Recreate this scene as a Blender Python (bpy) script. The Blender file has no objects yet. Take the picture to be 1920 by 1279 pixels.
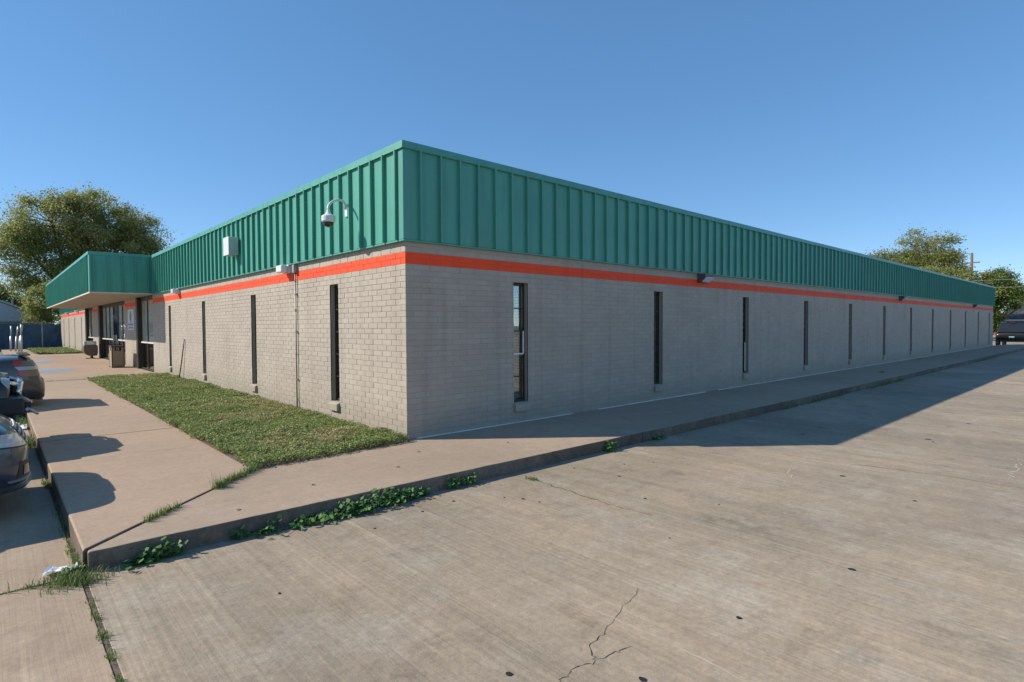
import bpy, bmesh, math, random
import numpy as np
from mathutils import Vector, Matrix
R_ = math.radians
scene = bpy.context.scene
C = scene.collection

# ------------------------------------------------------------------ camera
CAM = Vector((-4.2444, -6.8439, 1.59)); YAW, PIT, ROL = R_(47.669), R_(-1.541), R_(.308); FPX = 1068.46
fw = Vector((math.cos(YAW)*math.cos(PIT), math.sin(YAW)*math.cos(PIT), math.sin(PIT)))
r0 = Vector((math.sin(YAW), -math.cos(YAW), 0)); u0 = r0.cross(fw)
rc = r0*math.cos(ROL)-u0*math.sin(ROL); uc = r0*math.sin(ROL)+u0*math.cos(ROL)
cd = bpy.data.cameras.new('camera'); cam = bpy.data.objects.new('camera', cd); C.objects.link(cam)
cam.matrix_world = Matrix(((rc.x, uc.x, -fw.x, CAM.x), (rc.y, uc.y, -fw.y, CAM.y), (rc.z, uc.z, -fw.z, CAM.z), (0, 0, 0, 1)))
cd.sensor_width = 36; cd.lens = FPX/1920*36; cd.clip_end = 3000; cd.clip_start = .05
scene.camera = cam
# ------------------------------------------------------------------ sky, sun, exposure
SUN_EL, SUN_AZ = R_(34.8), R_(-39.2)           # direction the light travels, azimuth from +X
sd = Vector((math.cos(SUN_EL)*math.cos(SUN_AZ), math.cos(SUN_EL)*math.sin(SUN_AZ), -math.sin(SUN_EL)))
w = bpy.data.worlds.new('World'); scene.world = w; w.use_nodes = True
wn = w.node_tree.nodes; wl = w.node_tree.links; wn.clear()
sky = wn.new('ShaderNodeTexSky'); sky.sky_type = 'NISHITA'; sky.sun_disc = False
sky.sun_elevation = SUN_EL; sky.sun_rotation = math.atan2(-sd.x, -sd.y)
sky.altitude = 0; sky.air_density = .55; sky.dust_density = 0; sky.ozone_density = 3.0
bg = wn.new('ShaderNodeBackground'); bg.inputs['Strength'].default_value = .15
wo = wn.new('ShaderNodeOutputWorld'); hs = wn.new('ShaderNodeHueSaturation'); hs.inputs['Saturation'].default_value = 1.52; hs.inputs['Value'].default_value = 1.52; gm = wn.new('ShaderNodeGamma'); gm.inputs[1].default_value = .55; wl.new(sky.outputs[0], gm.inputs[0]); wl.new(gm.outputs[0], hs.inputs['Color']); wl.new(hs.outputs[0], bg.inputs[0]); wl.new(bg.outputs[0], wo.inputs[0])
sl = bpy.data.lights.new('sun', 'SUN'); sl.energy = 3.7; sl.angle = R_(.53); sl.color = (1, .915, .79)
so = bpy.data.objects.new('sun', sl); C.objects.link(so); so.rotation_euler = sd.to_track_quat('-Z', 'Y').to_euler()
so.location = (-20, 20, 30)
vs = scene.view_settings; vs.view_transform = 'Standard'; vs.look = 'None'; vs.exposure = .66; vs.gamma = 1; vs.use_curve_mapping = False

# ------------------------------------------------------------------ materials
def NM(name):
    m = bpy.data.materials.new(name); m.use_nodes = True
    return m, m.node_tree.nodes, m.node_tree.links, m.node_tree.nodes['Principled BSDF']
def node(N, t, **k):
    n = N.new(t)
    for a, b in k.items():
        if a in n.inputs: n.inputs[a].default_value = b
        else: setattr(n, a, b)
    return n
def plain(name, col, rough=.6, metal=0., spec=.5, coat=0., noise=0., nscale=8., bump=0., bscale=60.):
    m, N, L, P = NM(name)
    P.inputs['Base Color'].default_value = (*col, 1); P.inputs['Roughness'].default_value = rough
    P.inputs['Metallic'].default_value = metal; P.inputs['Specular IOR Level'].default_value = spec
    P.inputs['Coat Weight'].default_value = coat; P.inputs['Coat Roughness'].default_value = .06
    tc = N.new('ShaderNodeTexCoord')
    if noise:
        n = node(N, 'ShaderNodeTexNoise', Scale=nscale, Detail=6., Roughness=.65); L.new(tc.outputs['Object'], n.inputs['Vector'])
        r = N.new('ShaderNodeMapRange'); r.inputs[1].default_value = .3; r.inputs[2].default_value = .7
        r.inputs[3].default_value = 1-noise; r.inputs[4].default_value = 1+noise; L.new(n.outputs[0], r.inputs[0])
        v = N.new('ShaderNodeVectorMath'); v.operation = 'SCALE'; v.inputs[0].default_value = col
        L.new(r.outputs[0], v.inputs['Scale']); L.new(v.outputs[0], P.inputs['Base Color'])
    if bump:
        n = node(N, 'ShaderNodeTexNoise', Scale=bscale, Detail=4.); L.new(tc.outputs['Object'], n.inputs['Vector'])
        b = node(N, 'ShaderNodeBump', Strength=bump, Distance=.01); L.new(n.outputs[0], b.inputs['Height']); L.new(b.outputs[0], P.inputs['Normal'])
    return m
def glassmat(name, tint=(.92, .96, .95), refl=1.0):
    m, N, L, P = NM(name); N.remove(P)
    o = N['Material Output']; t = N.new('ShaderNodeBsdfTransparent'); t.inputs[0].default_value = (*tint, 1)
    g = N.new('ShaderNodeBsdfGlossy'); g.inputs['Roughness'].default_value = .01; g.inputs[0].default_value = (refl, refl, refl, 1)
    f = N.new('ShaderNodeFresnel'); f.inputs[0].default_value = 1.55; mx = N.new('ShaderNodeMixShader')
    k_ = node(N, 'ShaderNodeMath', operation='MULTIPLY'); k_.inputs[1].default_value = .45; L.new(f.outputs[0], k_.inputs[0]); L.new(k_.outputs[0], mx.inputs[0]); L.new(t.outputs[0], mx.inputs[1]); L.new(g.outputs[0], mx.inputs[2]); L.new(mx.outputs[0], o.inputs[0])
    return m
def brickmat(name, col, var=.05):
    m, N, L, P = NM(name); P.inputs['Roughness'].default_value = .62; P.inputs['Specular IOR Level'].default_value = .35
    g = N.new('ShaderNodeNewGeometry'); at = N.new('ShaderNodeAttribute'); at.attribute_name = 'rnd'; oi = N.new('ShaderNodeObjectInfo')
    ad = node(N, 'ShaderNodeMath', operation='ADD'); L.new(at.outputs['Fac'], ad.inputs[0]); L.new(oi.outputs['Random'], ad.inputs[1])
    fr = node(N, 'ShaderNodeMath', operation='FRACT'); L.new(ad.outputs[0], fr.inputs[0])
    mr = N.new('ShaderNodeMapRange'); mr.inputs[3].default_value = 1-var; mr.inputs[4].default_value = 1+var; L.new(fr.outputs[0], mr.inputs[0])
    n1 = node(N, 'ShaderNodeTexNoise', Scale=.9, Detail=7., Roughness=.62); L.new(g.outputs['Position'], n1.inputs['Vector'])
    m1 = N.new('ShaderNodeMapRange'); m1.inputs[1].default_value = .3; m1.inputs[2].default_value = .72; m1.inputs[3].default_value = .9; m1.inputs[4].default_value = 1.07
    L.new(n1.outputs[0], m1.inputs[0])
    n2 = node(N, 'ShaderNodeTexNoise', Scale=55., Detail=5., Roughness=.7); L.new(g.outputs['Position'], n2.inputs['Vector'])
    m2 = N.new('ShaderNodeMapRange'); m2.inputs[1].default_value = .3; m2.inputs[2].default_value = .7; m2.inputs[3].default_value = .92; m2.inputs[4].default_value = 1.07
    L.new(n2.outputs[0], m2.inputs[0])
    # rain streaks: noise stretched along z
    mp = N.new('ShaderNodeMapping'); mp.inputs['Scale'].default_value = (5, 5, .35); L.new(g.outputs['Position'], mp.inputs[0])
    n3 = node(N, 'ShaderNodeTexNoise', Scale=1., Detail=5.); L.new(mp.outputs[0], n3.inputs['Vector'])
    m3 = N.new('ShaderNodeMapRange'); m3.inputs[1].default_value = .52; m3.inputs[2].default_value = .75; m3.inputs[3].default_value = 1.; m3.inputs[4].default_value = .86
    L.new(n3.outputs[0], m3.inputs[0])
    # splash dirt band with a ragged upper edge near the pavement
    sx = N.new('ShaderNodeSeparateXYZ'); L.new(g.outputs['Position'], sx.inputs[0])
    zz = node(N, 'ShaderNodeMath', operation='MULTIPLY_ADD'); zz.inputs[1].default_value = .7; L.new(n1.outputs[0], zz.inputs[0]); zz.inputs[2].default_value = -.2
    sb = node(N, 'ShaderNodeMath', operation='SUBTRACT'); L.new(sx.outputs[2], sb.inputs[0]); L.new(zz.outputs[0], sb.inputs[1])
    m4 = N.new('ShaderNodeMapRange'); m4.inputs[1].default_value = -.05; m4.inputs[2].default_value = .35; m4.inputs[3].default_value = .84; m4.inputs[4].default_value = 1.; L.new(sb.outputs[0], m4.inputs[0])
    cur = mr.outputs[0]
    for q in (m1, m2, m3, m4):
        mu = node(N, 'ShaderNodeMath', operation='MULTIPLY'); L.new(cur, mu.inputs[0]); L.new(q.outputs[0], mu.inputs[1]); cur = mu.outputs[0]
    v = N.new('ShaderNodeVectorMath'); v.operation = 'SCALE'; v.inputs[0].default_value = col; L.new(cur, v.inputs['Scale']); L.new(v.outputs[0], P.inputs['Base Color'])
    n4 = node(N, 'ShaderNodeTexNoise', Scale=38., Detail=5., Roughness=.6); L.new(g.outputs['Position'], n4.inputs['Vector'])
    b = node(N, 'ShaderNodeBump', Strength=.35, Distance=.006); L.new(n4.outputs[0], b.inputs['Height']); L.new(b.outputs[0], P.inputs['Normal'])
    return m
def concrete(name, c1, c2, c3, broom=0., speck=.08, stain=.25, seed=0., rib=0.):
    m, N, L, P = NM(name); P.inputs['Roughness'].default_value = .85; P.inputs['Specular IOR Level'].default_value = .3
    g = N.new('ShaderNodeNewGeometry'); of = node(N, 'ShaderNodeVectorMath', operation='ADD'); of.inputs[1].default_value = (seed, seed*.7, 0); L.new(g.outputs['Position'], of.inputs[0])
    def nz(scale, det=6., rough=.6, stretch=None):
        src = of.outputs[0]
        if stretch:
            mp = N.new('ShaderNodeMapping'); mp.inputs['Scale'].default_value = stretch; L.new(src, mp.inputs[0]); src = mp.outputs[0]
        n = node(N, 'ShaderNodeTexNoise', Scale=scale, Detail=det, Roughness=rough); L.new(src, n.inputs['Vector']); return n.outputs[0]
    def mrange(s, a, b_, c, d):
        r = N.new('ShaderNodeMapRange'); r.inputs[1].default_value = a; r.inputs[2].default_value = b_; r.inputs[3].default_value = c; r.inputs[4].default_value = d
        L.new(s, r.inputs[0]); return r.outputs[0]
    def mixc(f, a, b_):
        x = N.new('ShaderNodeMix'); x.data_type = 'RGBA'; L.new(f, x.inputs['Factor'])
        for s, i in ((a, 6), (b_, 7)):
            if isinstance(s, tuple): x.inputs[i].default_value = (*s, 1)
            else: L.new(s, x.inputs[i])
        return x.outputs[2]
    def mul(a, b_):
        x = node(N, 'ShaderNodeMath', operation='MULTIPLY'); L.new(a, x.inputs[0])
        if isinstance(b_, float): x.inputs[1].default_value = b_
        else: L.new(b_, x.inputs[1])
        return x.outputs[0]
    col = mixc(mrange(nz(.42, 7., .62), .35, .66, 0, 1), c1, c2)
    col = mixc(mrange(nz(1.7, 8., .7), .50, .74, 0, .85), col, c3)
    val = mrange(nz(130., 3., .8), .25, .75, 1-speck, 1+speck)
    val = mul(val, mrange(nz(26., 6., .8), .3, .7, 1-speck*1.25, 1+speck*1.25))
    val = mul(val, mrange(nz(7.5, 7., .75), .34, .68, 1+speck*.55, 1-speck*.75))
    val = mul(val, mrange(nz(.22, 6., .6), .38, .68, 1.04, 1-stain*.6))
    val = mul(val, mrange(nz(2.6, 9., .75), .54, .72, 1.0, 1-stain*.75))
    hgt = None
    if broom:
        bl = nz(1., 4., .6, (38, .55, 1)); val = mul(val, mrange(bl, .3, .7, 1-broom, 1+broom))
        bw = nz(1., 3., .6, (4.5, .12, 1)); val = mul(val, mrange(bw, .35, .7, 1-broom*.8, 1+broom*.8))
        ls = nz(1., 2., .5, (9, .25, 1)); val = mul(val, mrange(ls, .70, .76, 1., 1.16))
        hgt = bl
    v = N.new('ShaderNodeVectorMath'); v.operation = 'SCALE'; L.new(col, v.inputs[0]); L.new(val, v.inputs['Scale']); L.new(v.outputs[0], P.inputs['Base Color'])
    b1 = node(N, 'ShaderNodeBump', Strength=.5, Distance=.004); L.new(nz(95., 4., .75), b1.inputs['Height']); nrm = b1.outputs[0]
    if hgt is not None:
        b2 = node(N, 'ShaderNodeBump', Strength=.5, Distance=.006); L.new(hgt, b2.inputs['Height']); L.new(nrm, b2.inputs['Normal']); nrm = b2.outputs[0]
    b3 = node(N, 'ShaderNodeBump', Strength=.35, Distance=.03); L.new(nz(2.2, 4., .5), b3.inputs['Height']); L.new(nrm, b3.inputs['Normal']); nrm = b3.outputs[0]
    L.new(nrm, P.inputs['Normal'])
    return m
def leafmat(name, c1, c2, c3, trans=.35, scale=.5):
    m, N, L, P = NM(name); o = N['Material Output']; P.inputs['Roughness'].default_value = .55; P.inputs['Specular IOR Level'].default_value = .3
    at = N.new('ShaderNodeAttribute'); at.attribute_name = 'rnd'
    cr = N.new('ShaderNodeValToRGB'); e = cr.color_ramp.elements; e[0].color = (*c1, 1); e[1].color = (*c3, 1); k = cr.color_ramp.elements.new(.55); k.color = (*c2, 1)
    L.new(at.outputs['Fac'], cr.inputs[0]); L.new(cr.outputs[0], P.inputs['Base Color'])
    t = N.new('ShaderNodeBsdfTranslucent'); L.new(cr.outputs[0], t.inputs[0]); mx = N.new('ShaderNodeMixShader'); mx.inputs[0].default_value = trans
    L.new(P.outputs[0], mx.inputs[1]); L.new(t.outputs[0], mx.inputs[2]); L.new(mx.outputs[0], o.inputs[0])
    return m
def metalgreen(name, col):
    m, N, L, P = NM(name); P.inputs['Roughness'].default_value = .42; P.inputs['Specular IOR Level'].default_value = .5
    g = N.new('ShaderNodeNewGeometry'); oi = N.new('ShaderNodeObjectInfo')
    n = node(N, 'ShaderNodeTexNoise', Scale=1.3, Detail=6., Roughness=.6); L.new(g.outputs['Position'], n.inputs['Vector'])
    r = N.new('ShaderNodeMapRange'); r.inputs[1].default_value = .3; r.inputs[2].default_value = .7; r.inputs[3].default_value = .93; r.inputs[4].default_value = 1.07; L.new(n.outputs[0], r.inputs[0])
    r2 = N.new('ShaderNodeMapRange'); r2.inputs[3].default_value = .965; r2.inputs[4].default_value = 1.035; L.new(oi.outputs['Random'], r2.inputs[0])
    mp = N.new('ShaderNodeMapping'); mp.inputs['Scale'].default_value = (7, 7, .6); L.new(g.outputs['Position'], mp.inputs[0])
    n3 = node(N, 'ShaderNodeTexNoise', Scale=1., Detail=6.); L.new(mp.outputs[0], n3.inputs['Vector'])
    r3 = N.new('ShaderNodeMapRange'); r3.inputs[1].default_value = .45; r3.inputs[2].default_value = .75; r3.inputs[3].default_value = 1.03; r3.inputs[4].default_value = .84; L.new(n3.outputs[0], r3.inputs[0])
    a = node(N, 'ShaderNodeMath', operation='MULTIPLY'); L.new(r.outputs[0], a.inputs[0]); L.new(r2.outputs[0], a.inputs[1])
    b_ = node(N, 'ShaderNodeMath', operation='MULTIPLY'); L.new(a.outputs[0], b_.inputs[0]); L.new(r3.outputs[0], b_.inputs[1])
    v = N.new('ShaderNodeVectorMath'); v.operation = 'SCALE'; v.inputs[0].default_value = col; L.new(b_.outputs[0], v.inputs['Scale']); L.new(v.outputs[0], P.inputs['Base Color'])
    mp2 = N.new('ShaderNodeMapping'); mp2.inputs['Scale'].default_value = (3, 3, 1.1); L.new(g.outputs['Position'], mp2.inputs[0])
    nb = node(N, 'ShaderNodeTexNoise', Scale=1., Detail=2.); L.new(mp2.outputs[0], nb.inputs['Vector'])
    b = node(N, 'ShaderNodeBump', Strength=.25, Distance=.05); L.new(nb.outputs[0], b.inputs['Height']); L.new(b.outputs[0], P.inputs['Normal'])
    return m
M = {}
M['brick'] = brickmat('brick_paint', (.418, .362, .292), .05)
M['stripe'] = brickmat('orange_paint', (.94, .078, .016), .03)
M['mortar'] = brickmat('mortar_paint', (.375, .32, .255), .0)
M['mortar_o'] = brickmat('mortar_orange', (.82, .08, .02), .0)
M['green'] = metalgreen('green_metal', (.073, .312, .232))
M['green_cap'] = metalgreen('green_cap_metal', (.075, .30, .235))
M['walk'] = concrete('sidewalk_concrete', (.405, .292, .205), (.36, .265, .19), (.43, .325, .24), 0., .11, .16, 3.)
M['walkR'] = concrete('side_walk_concrete', (.40, .302, .216), (.355, .272, .198), (.425, .332, .248), 0., .11, .2, 11.)
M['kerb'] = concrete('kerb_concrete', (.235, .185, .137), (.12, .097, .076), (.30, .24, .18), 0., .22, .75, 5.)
M['lot'] = concrete('lot_concrete', (.385, .305, .215), (.32, .262, .193), (.455, .39, .305), .10, .145, .42, 0.)
M['lot2'] = concrete('lot_concrete_west', (.42, .315, .22), (.37, .285, .205), (.44, .345, .255), .05, .10, .28, 31.)
M['soil'] = plain('joint_soil', (.12, .092, .066), .95, noise=.45, nscale=20., bump=.6)
M['dirt'] = plain('far_dirt', (.22, .18, .13), .95, noise=.35, nscale=.3, bump=.5, bscale=5.)
M['bronze'] = plain('bronze_frame', (.045, .038, .03), .45, .3, noise=.15)
M['darkgap'] = plain('interior_dark', (.03, .03, .032), .9)
M['glass'] = glassmat('window_glass')
M['blind'] = plain('beige_blind', (.74, .67, .56), .7, noise=.06)
M['slat'] = plain('white_blind_slat', (.72, .74, .74), .5, noise=.05)
M['white'] = plain('white_paint', (.74, .74, .71), .45, noise=.06)
M['soffit'] = plain('soffit_stucco', (.39, .325, .245), .85, noise=.12, nscale=2., bump=.4, bscale=90.)
M['trimwhite'] = plain('soffit_trim', (.66, .60, .50), .6, noise=.08)
M['galv'] = plain('galvanised_steel', (.45, .46, .46), .45, .7, noise=.15)
M['conduit'] = plain('grey_conduit', (.30, .285, .26), .5, .3, noise=.15)
M['lampbody'] = plain('lamp_housing', (.11, .105, .10), .5, .2, noise=.15)
M['lens'] = plain('prismatic_lens', (.72, .74, .74), .22, spec=.6)
M['camwhite'] = plain('camera_white', (.66, .67, .69), .4)
M['blackglass'] = plain('black_glass', (.012, .012, .014), .05, spec=.8)
M['boxgrey'] = plain('junction_box_grey', (.42, .50, .47), .5, noise=.06)
M['tar'] = plain('tar_black', (.018, .017, .016), .7, noise=.3, nscale=40.)
M['crack'] = plain('crack_dark', (.035, .028, .022), .95)
M['scuff'] = plain('pale_scuff', (.47, .42, .345), .9, noise=.1, nscale=30.)
M['blue'] = plain('blue_paint', (.10, .32, .66), .7, noise=.35, nscale=9.)
M['signwhite'] = plain('sign_white', (.66, .70, .71), .4)
M['signgrey'] = plain('sign_print', (.22, .27, .28), .5)
M['signblue'] = plain('sign_blue', (.05, .13, .34), .4)
M['pebble'] = plain('pebble_aggregate', (.30, .235, .165), .85, noise=.5, nscale=55., bump=.9, bscale=70.)
M['darkbrown'] = plain('dark_brown_metal', (.055, .045, .035), .5, noise=.2)
M['brownplastic'] = plain('brown_plastic', (.16, .115, .085), .5, noise=.25, nscale=12.)
M['paper'] = plain('paper', (.74, .76, .80), .8, noise=.08, nscale=15.)
M['bark'] = plain('bark', (.13, .10, .075), .9, noise=.35, nscale=6., bump=.8, bscale=14.)
M['twig'] = plain('grey_twig', (.20, .165, .14), .9, noise=.2)
M['polewood'] = plain('pole_wood', (.17, .12, .085), .9, noise=.3, nscale=3.)
M['grass'] = leafmat('lawn_leaf', (.145, .215, .065), (.285, .335, .11), (.46, .36, .21), .3)
M['weed'] = leafmat('weed_leaf', (.05, .13, .035), (.10, .22, .055), (.21, .32, .10), .3)
M['tuft'] = leafmat('grass_blade', (.08, .16, .035), (.17, .25, .07), (.38, .31, .15), .3)
M['leafL'] = leafmat('oak_leaf', (.175, .205, .055), (.34, .37, .12), (.48, .42, .20), .52)
M['leafB'] = leafmat('bush_leaf', (.20, .235, .06), (.34, .37, .12), (.48, .45, .19), .5)
M['leafR'] = leafmat('pale_leaf', (.16, .20, .055), (.31, .335, .11), (.44, .40, .19), .5)
M['leafD'] = leafmat('deep_leaf', (.085, .145, .034), (.17, .245, .065), (.28, .33, .11), .5)
M['hood'] = plain('roof_shingle', (.055, .055, .06), .9, noise=.35, nscale=2.5)
M['roofpale'] = plain('pale_metal_roof', (.42, .44, .46), .5, noise=.08)
M['tanbrick'] = plain('tan_brick', (.23, .17, .12), .85, noise=.15, nscale=4.)
M['screen'] = plain('blue_fence_screen', (.05, .10, .15), .9, noise=.45, nscale=.9)
M['tyre'] = plain('tyre', (.018, .018, .018), .8, noise=.2)
M['rim'] = plain('alloy_rim', (.42, .43, .44), .3, .8)
M['chrome'] = plain('chrome', (.72, .73, .74), .14, 1.)
M['carglass'] = plain('car_glass', (.018, .022, .026), .04, spec=.8)
M['red'] = plain('tail_red', (.45, .03, .02), .2, coat=.6)
M['clearlens'] = plain('clear_lens', (.40, .42, .43), .12, coat=1.)
M['amber'] = plain('olive_lens', (.20, .15, .075), .25, coat=.5)
M['darkmetal'] = plain('dark_steel', (.035, .035, .036), .45, .4, noise=.2)
M['plastic'] = plain('black_plastic', (.02, .02, .021), .55)
def paint(name, col, metal=.3, rough=.32, coat=.8): return plain(name, col, rough, metal, .5, coat)
M['p_blue'] = paint('paint_blue_grey', (.045, .056, .082))
M['p_black'] = paint('paint_black', (.006, .006, .007), .0, .3, .35)
M['p_gun'] = paint('paint_gunmetal', (.065, .063, .062))
M['p_white'] = paint('paint_silver_white', (.60, .60, .58), .1)

# ------------------------------------------------------------------ mesh helpers
class MB:
    def __init__(s): s.v = []; s.f = []; s.m = []; s.r = []
    def add(s, vs_, fs, mi=0, rnd=0.):
        o = len(s.v); s.v += [tuple(p) for p in vs_]
        for f in fs: s.f.append(tuple(i+o for i in f)); s.m.append(mi); s.r.append(rnd)
    def box(s, x0, x1, y0, y1, z0, z1, mi=0, rnd=0.):
        if x1 < x0: x0, x1 = x1, x0
        if y1 < y0: y0, y1 = y1, y0
        s.add([(x0, y0, z0), (x1, y0, z0), (x1, y1, z0), (x0, y1, z0), (x0, y0, z1), (x1, y0, z1), (x1, y1, z1), (x0, y1, z1)],
              [(3, 2, 1, 0), (4, 5, 6, 7), (0, 1, 5, 4), (1, 2, 6, 5), (2, 3, 7, 6), (3, 0, 4, 7)], mi, rnd); return s
    def quad(s, a, b, c, d, mi=0, rnd=0.): s.add([a, b, c, d], [(0, 1, 2, 3)], mi, rnd); return s
    def tube(s, pts, rad, n=8, mi=0, caps=True):
        pts = [Vector(p) for p in pts]; rad = rad if isinstance(rad, (list, tuple)) else [rad]*len(pts)
        rings = []; prev = None
        for i, p in enumerate(pts):
            d = (pts[min(i+1, len(pts)-1)]-pts[max(i-1, 0)]).normalized()
            a = d.orthogonal().normalized() if prev is None else (prev-d*prev.dot(d)).normalized()
            prev = a; b = d.cross(a)
            rings.append([p+(a*math.cos(2*math.pi*k/n)+b*math.sin(2*math.pi*k/n))*rad[i] for k in range(n)])
        vs_ = [q for r in rings for q in r]; fs = []
        for i in range(len(pts)-1):
            for k in range(n): fs.append((i*n+k, i*n+(k+1) % n, (i+1)*n+(k+1) % n, (i+1)*n+k))
        if caps: fs.append(tuple(reversed(range(n)))); fs.append(tuple((len(pts)-1)*n+k for k in range(n)))
        s.add(vs_, fs, mi); return s
    def lathe(s, prof, c, n=20, mi=0):
        vs_ = []; fs = []
        for r, z in prof:
            for k in range(n): a = 2*math.pi*k/n; vs_.append((c[0]+r*math.cos(a), c[1]+r*math.sin(a), c[2]+z))
        for i in range(len(prof)-1):
            for k in range(n): fs.append((i*n+k, i*n+(k+1) % n, (i+1)*n+(k+1) % n, (i+1)*n+k))
        fs.append(tuple(reversed(range(n)))); fs.append(tuple((len(prof)-1)*n+k for k in range(n)))
        s.add(vs_, fs, mi); return s
    def poly(s, pts, z0, z1, mi=0):
        n = len(pts); s.add([(p[0], p[1], z0) for p in pts]+[(p[0], p[1], z1) for p in pts],
                            [tuple(reversed(range(n))), tuple(range(n, 2*n))]+[(i, (i+1) % n, n+(i+1) % n, n+i) for i in range(n)], mi); return s
    def mesh(s, name, mats, smooth=False):
        me = bpy.data.meshes.new(name); me.from_pydata(s.v, [], s.f)
        for m_ in (mats if isinstance(mats, (list, tuple)) else [mats]): me.materials.append(m_)
        if any(s.m): me.polygons.foreach_set('material_index', s.m)
        if any(s.r): a = me.attributes.new('rnd', 'FLOAT', 'FACE'); a.data.foreach_set('value', s.r)
        if smooth: me.polygons.foreach_set('use_smooth', [True]*len(me.polygons))
        me.update(); return me
    def build(s, name, mats, parent=None, smooth=False, bevel=0., seg=2, loc=None, subsurf=0):
        o = bpy.data.objects.new(name, s.mesh(name, mats, smooth)); C.objects.link(o)
        if parent: o.parent = parent
        if loc: o.location = loc
        if bevel:
            b = o.modifiers.new('bevel', 'BEVEL'); b.width = bevel; b.segments = seg; b.limit_method = 'ANGLE'; b.angle_limit = R_(35)
        if subsurf:
            q = o.modifiers.new('sub', 'SUBSURF'); q.levels = q.render_levels = subsurf
        return o
def tag(o, label=None, cat=None, group=None, kind=None):
    for k, v in (('label', label), ('category', cat), ('group', group), ('kind', kind)):
        if v: o[k] = v
    return o
def empty(name, loc=(0, 0, 0), rz=0., parent=None):
    o = bpy.data.objects.new(name, None); o.empty_display_size = .2; C.objects.link(o); o.location = loc; o.rotation_euler = (0, 0, rz)
    if parent: o.parent = parent
    return o
def thing(name, label, cat, loc=(0, 0, 0), rz=0., group=None): return tag(empty(name, loc, rz), label, cat, group)
rng = random.Random(7)

# ================================================================== THE SETTING
LOTZ = -.15
g = MB(); g.quad((-1500, -1500, -.2), (1500, -1500, -.2), (1500, 1500, -.2), (-1500, 1500, -.2))
tag(g.build('ground', M['dirt']), kind='structure')
sb = MB(); sb.quad((-40, -60, -.1538), (110, -60, -.1538), (110, 44, -.1538), (-40, 44, -.1538))
lot = sb.build('parking_lot', M['soil']); tag(lot, kind='structure')
def slab(name, pts, ztop, zbot, mat, parent, bev):
    return MB().poly(pts, zbot, ztop).build(name, mat, parent, bevel=bev, seg=3)
J = .008
xs = [-3.81, 9.35, 15.8, 22.3, 28.8, 35.3, 41.8, 48.3, 56, 66, 80, 109]
ys = [-60, -44, -30, -20, -13.2, -7.55, -2.0]
for i in range(len(xs)-1):
    for j in range(len(ys)-1):
        x0, x1, y0, y1 = xs[i]+J, xs[i+1]-J, ys[j]+J, ys[j+1]-J
        if j == len(ys)-2:
            y1 = -1.6                                     # tucked under the walk slabs' edge
            if x0 > 47.5: y1 = -1.995
        slab('concrete_slab', [(x0, y0), (x1, y0), (x1, y1), (x0, y1)], LOTZ, -.185, M['lot'], lot, .004)
for i in range(len(xs)-1):
    if xs[i] > 48: slab('concrete_slab', [(xs[i]+J, -1.98), (xs[i+1]-J, -1.98), (xs[i+1]-J, 26), (xs[i]+J, 26)], LOTZ, -.185, M['lot'], lot, .004)
wy = [-60, -40, -25, -12, -6.4, -1.87, 4.3, 10.4, 16.5, 24, 33, 43.5]
for j in range(len(wy)-1):
    for (a, b) in ((-3.822, -9.9), (-9.9, -16), (-16, -26), (-26, -39.5)):
        slab('concrete_slab', [(b+J, wy[j]+.012), (a-.012, wy[j]+.012), (a-.012, wy[j+1]-.012), (b+J, wy[j+1]-.012)], LOTZ+(.004 if wy[j] < -1.8 else 0), -.185, M['lot2'], lot, .004)
def strip(path, wid, mat, name, parent, z, r, taper=True):
    mb = MB(); n = len(path); L_ = []; Rr = []
    for i, p in enumerate(path):
        d = Vector(path[min(i+1, n-1)])-Vector(path[max(i-1, 0)]); d = Vector((d[0], d[1])).normalized(); nn = Vector((-d.y, d.x))
        k = wid*(.5+r.random())*(1 if not taper else min(1, .25+2.2*min(i, n-1-i)/n))
        L_.append((p[0]+nn.x*k, p[1]+nn.y*k, z)); Rr.append((p[0]-nn.x*k, p[1]-nn.y*k, z))
    for i in range(n-1): mb.quad(Rr[i], Rr[i+1], L_[i+1], L_[i])
    return mb.build(name, mat, parent)
def wob(pts, n, amp, r):
    out = []
    for (a, b) in zip(pts[:-1], pts[1:]):
        for k in range(n): t = k/n; out.append((a[0]+(b[0]-a[0])*t+r.gauss(0, amp), a[1]+(b[1]-a[1])*t+r.gauss(0, amp)))
    out.append(pts[-1]); return out
ZC = LOTZ+.002
strip(wob([(-1.12, -4.64), (-1.175, -4.675), (-1.42, -4.74), (-1.746, -4.845), (-1.9, -4.87), (-1.978, -4.978), (-2.1, -4.95), (-2.236, -4.973), (-2.5, -5.08)], 7, .007, rng), .0021, M['crack'], 'crack', lot, ZC, rng)
strip(wob([(-1.97, -4.98), (-1.83, -5.0), (-1.72, -5.03)], 6, .006, rng), .002, M['crack'], 'crack', lot, ZC, rng)
strip(wob([(.235, -2.15), (.224, -2.4), (.205, -2.8), (.16, -3.2), (.14, -3.55), (.2, -3.9)], 8, .011, rng), .004, M['crack'], 'crack', lot, ZC, rng)
strip(wob([(3.5, -3.2), (3.55, -4.2), (3.75, -5.4), (3.7, -7.4)], 12, .012, rng), .0028, M['crack'], 'crack', lot, ZC, rng)
strip(wob([(3.97, -5.95), (4.4, -5.86), (5.0, -5.9), (5.5, -5.82)], 8, .03, rng), .008, M['scuff'], 'scuff_mark', lot, ZC, rng)
strip(wob([(2.2, -4.45), (2.6, -4.1), (3.1, -4.05)], 8, .02, rng), .006, M['scuff'], 'scuff_mark', lot, ZC, rng)
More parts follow.
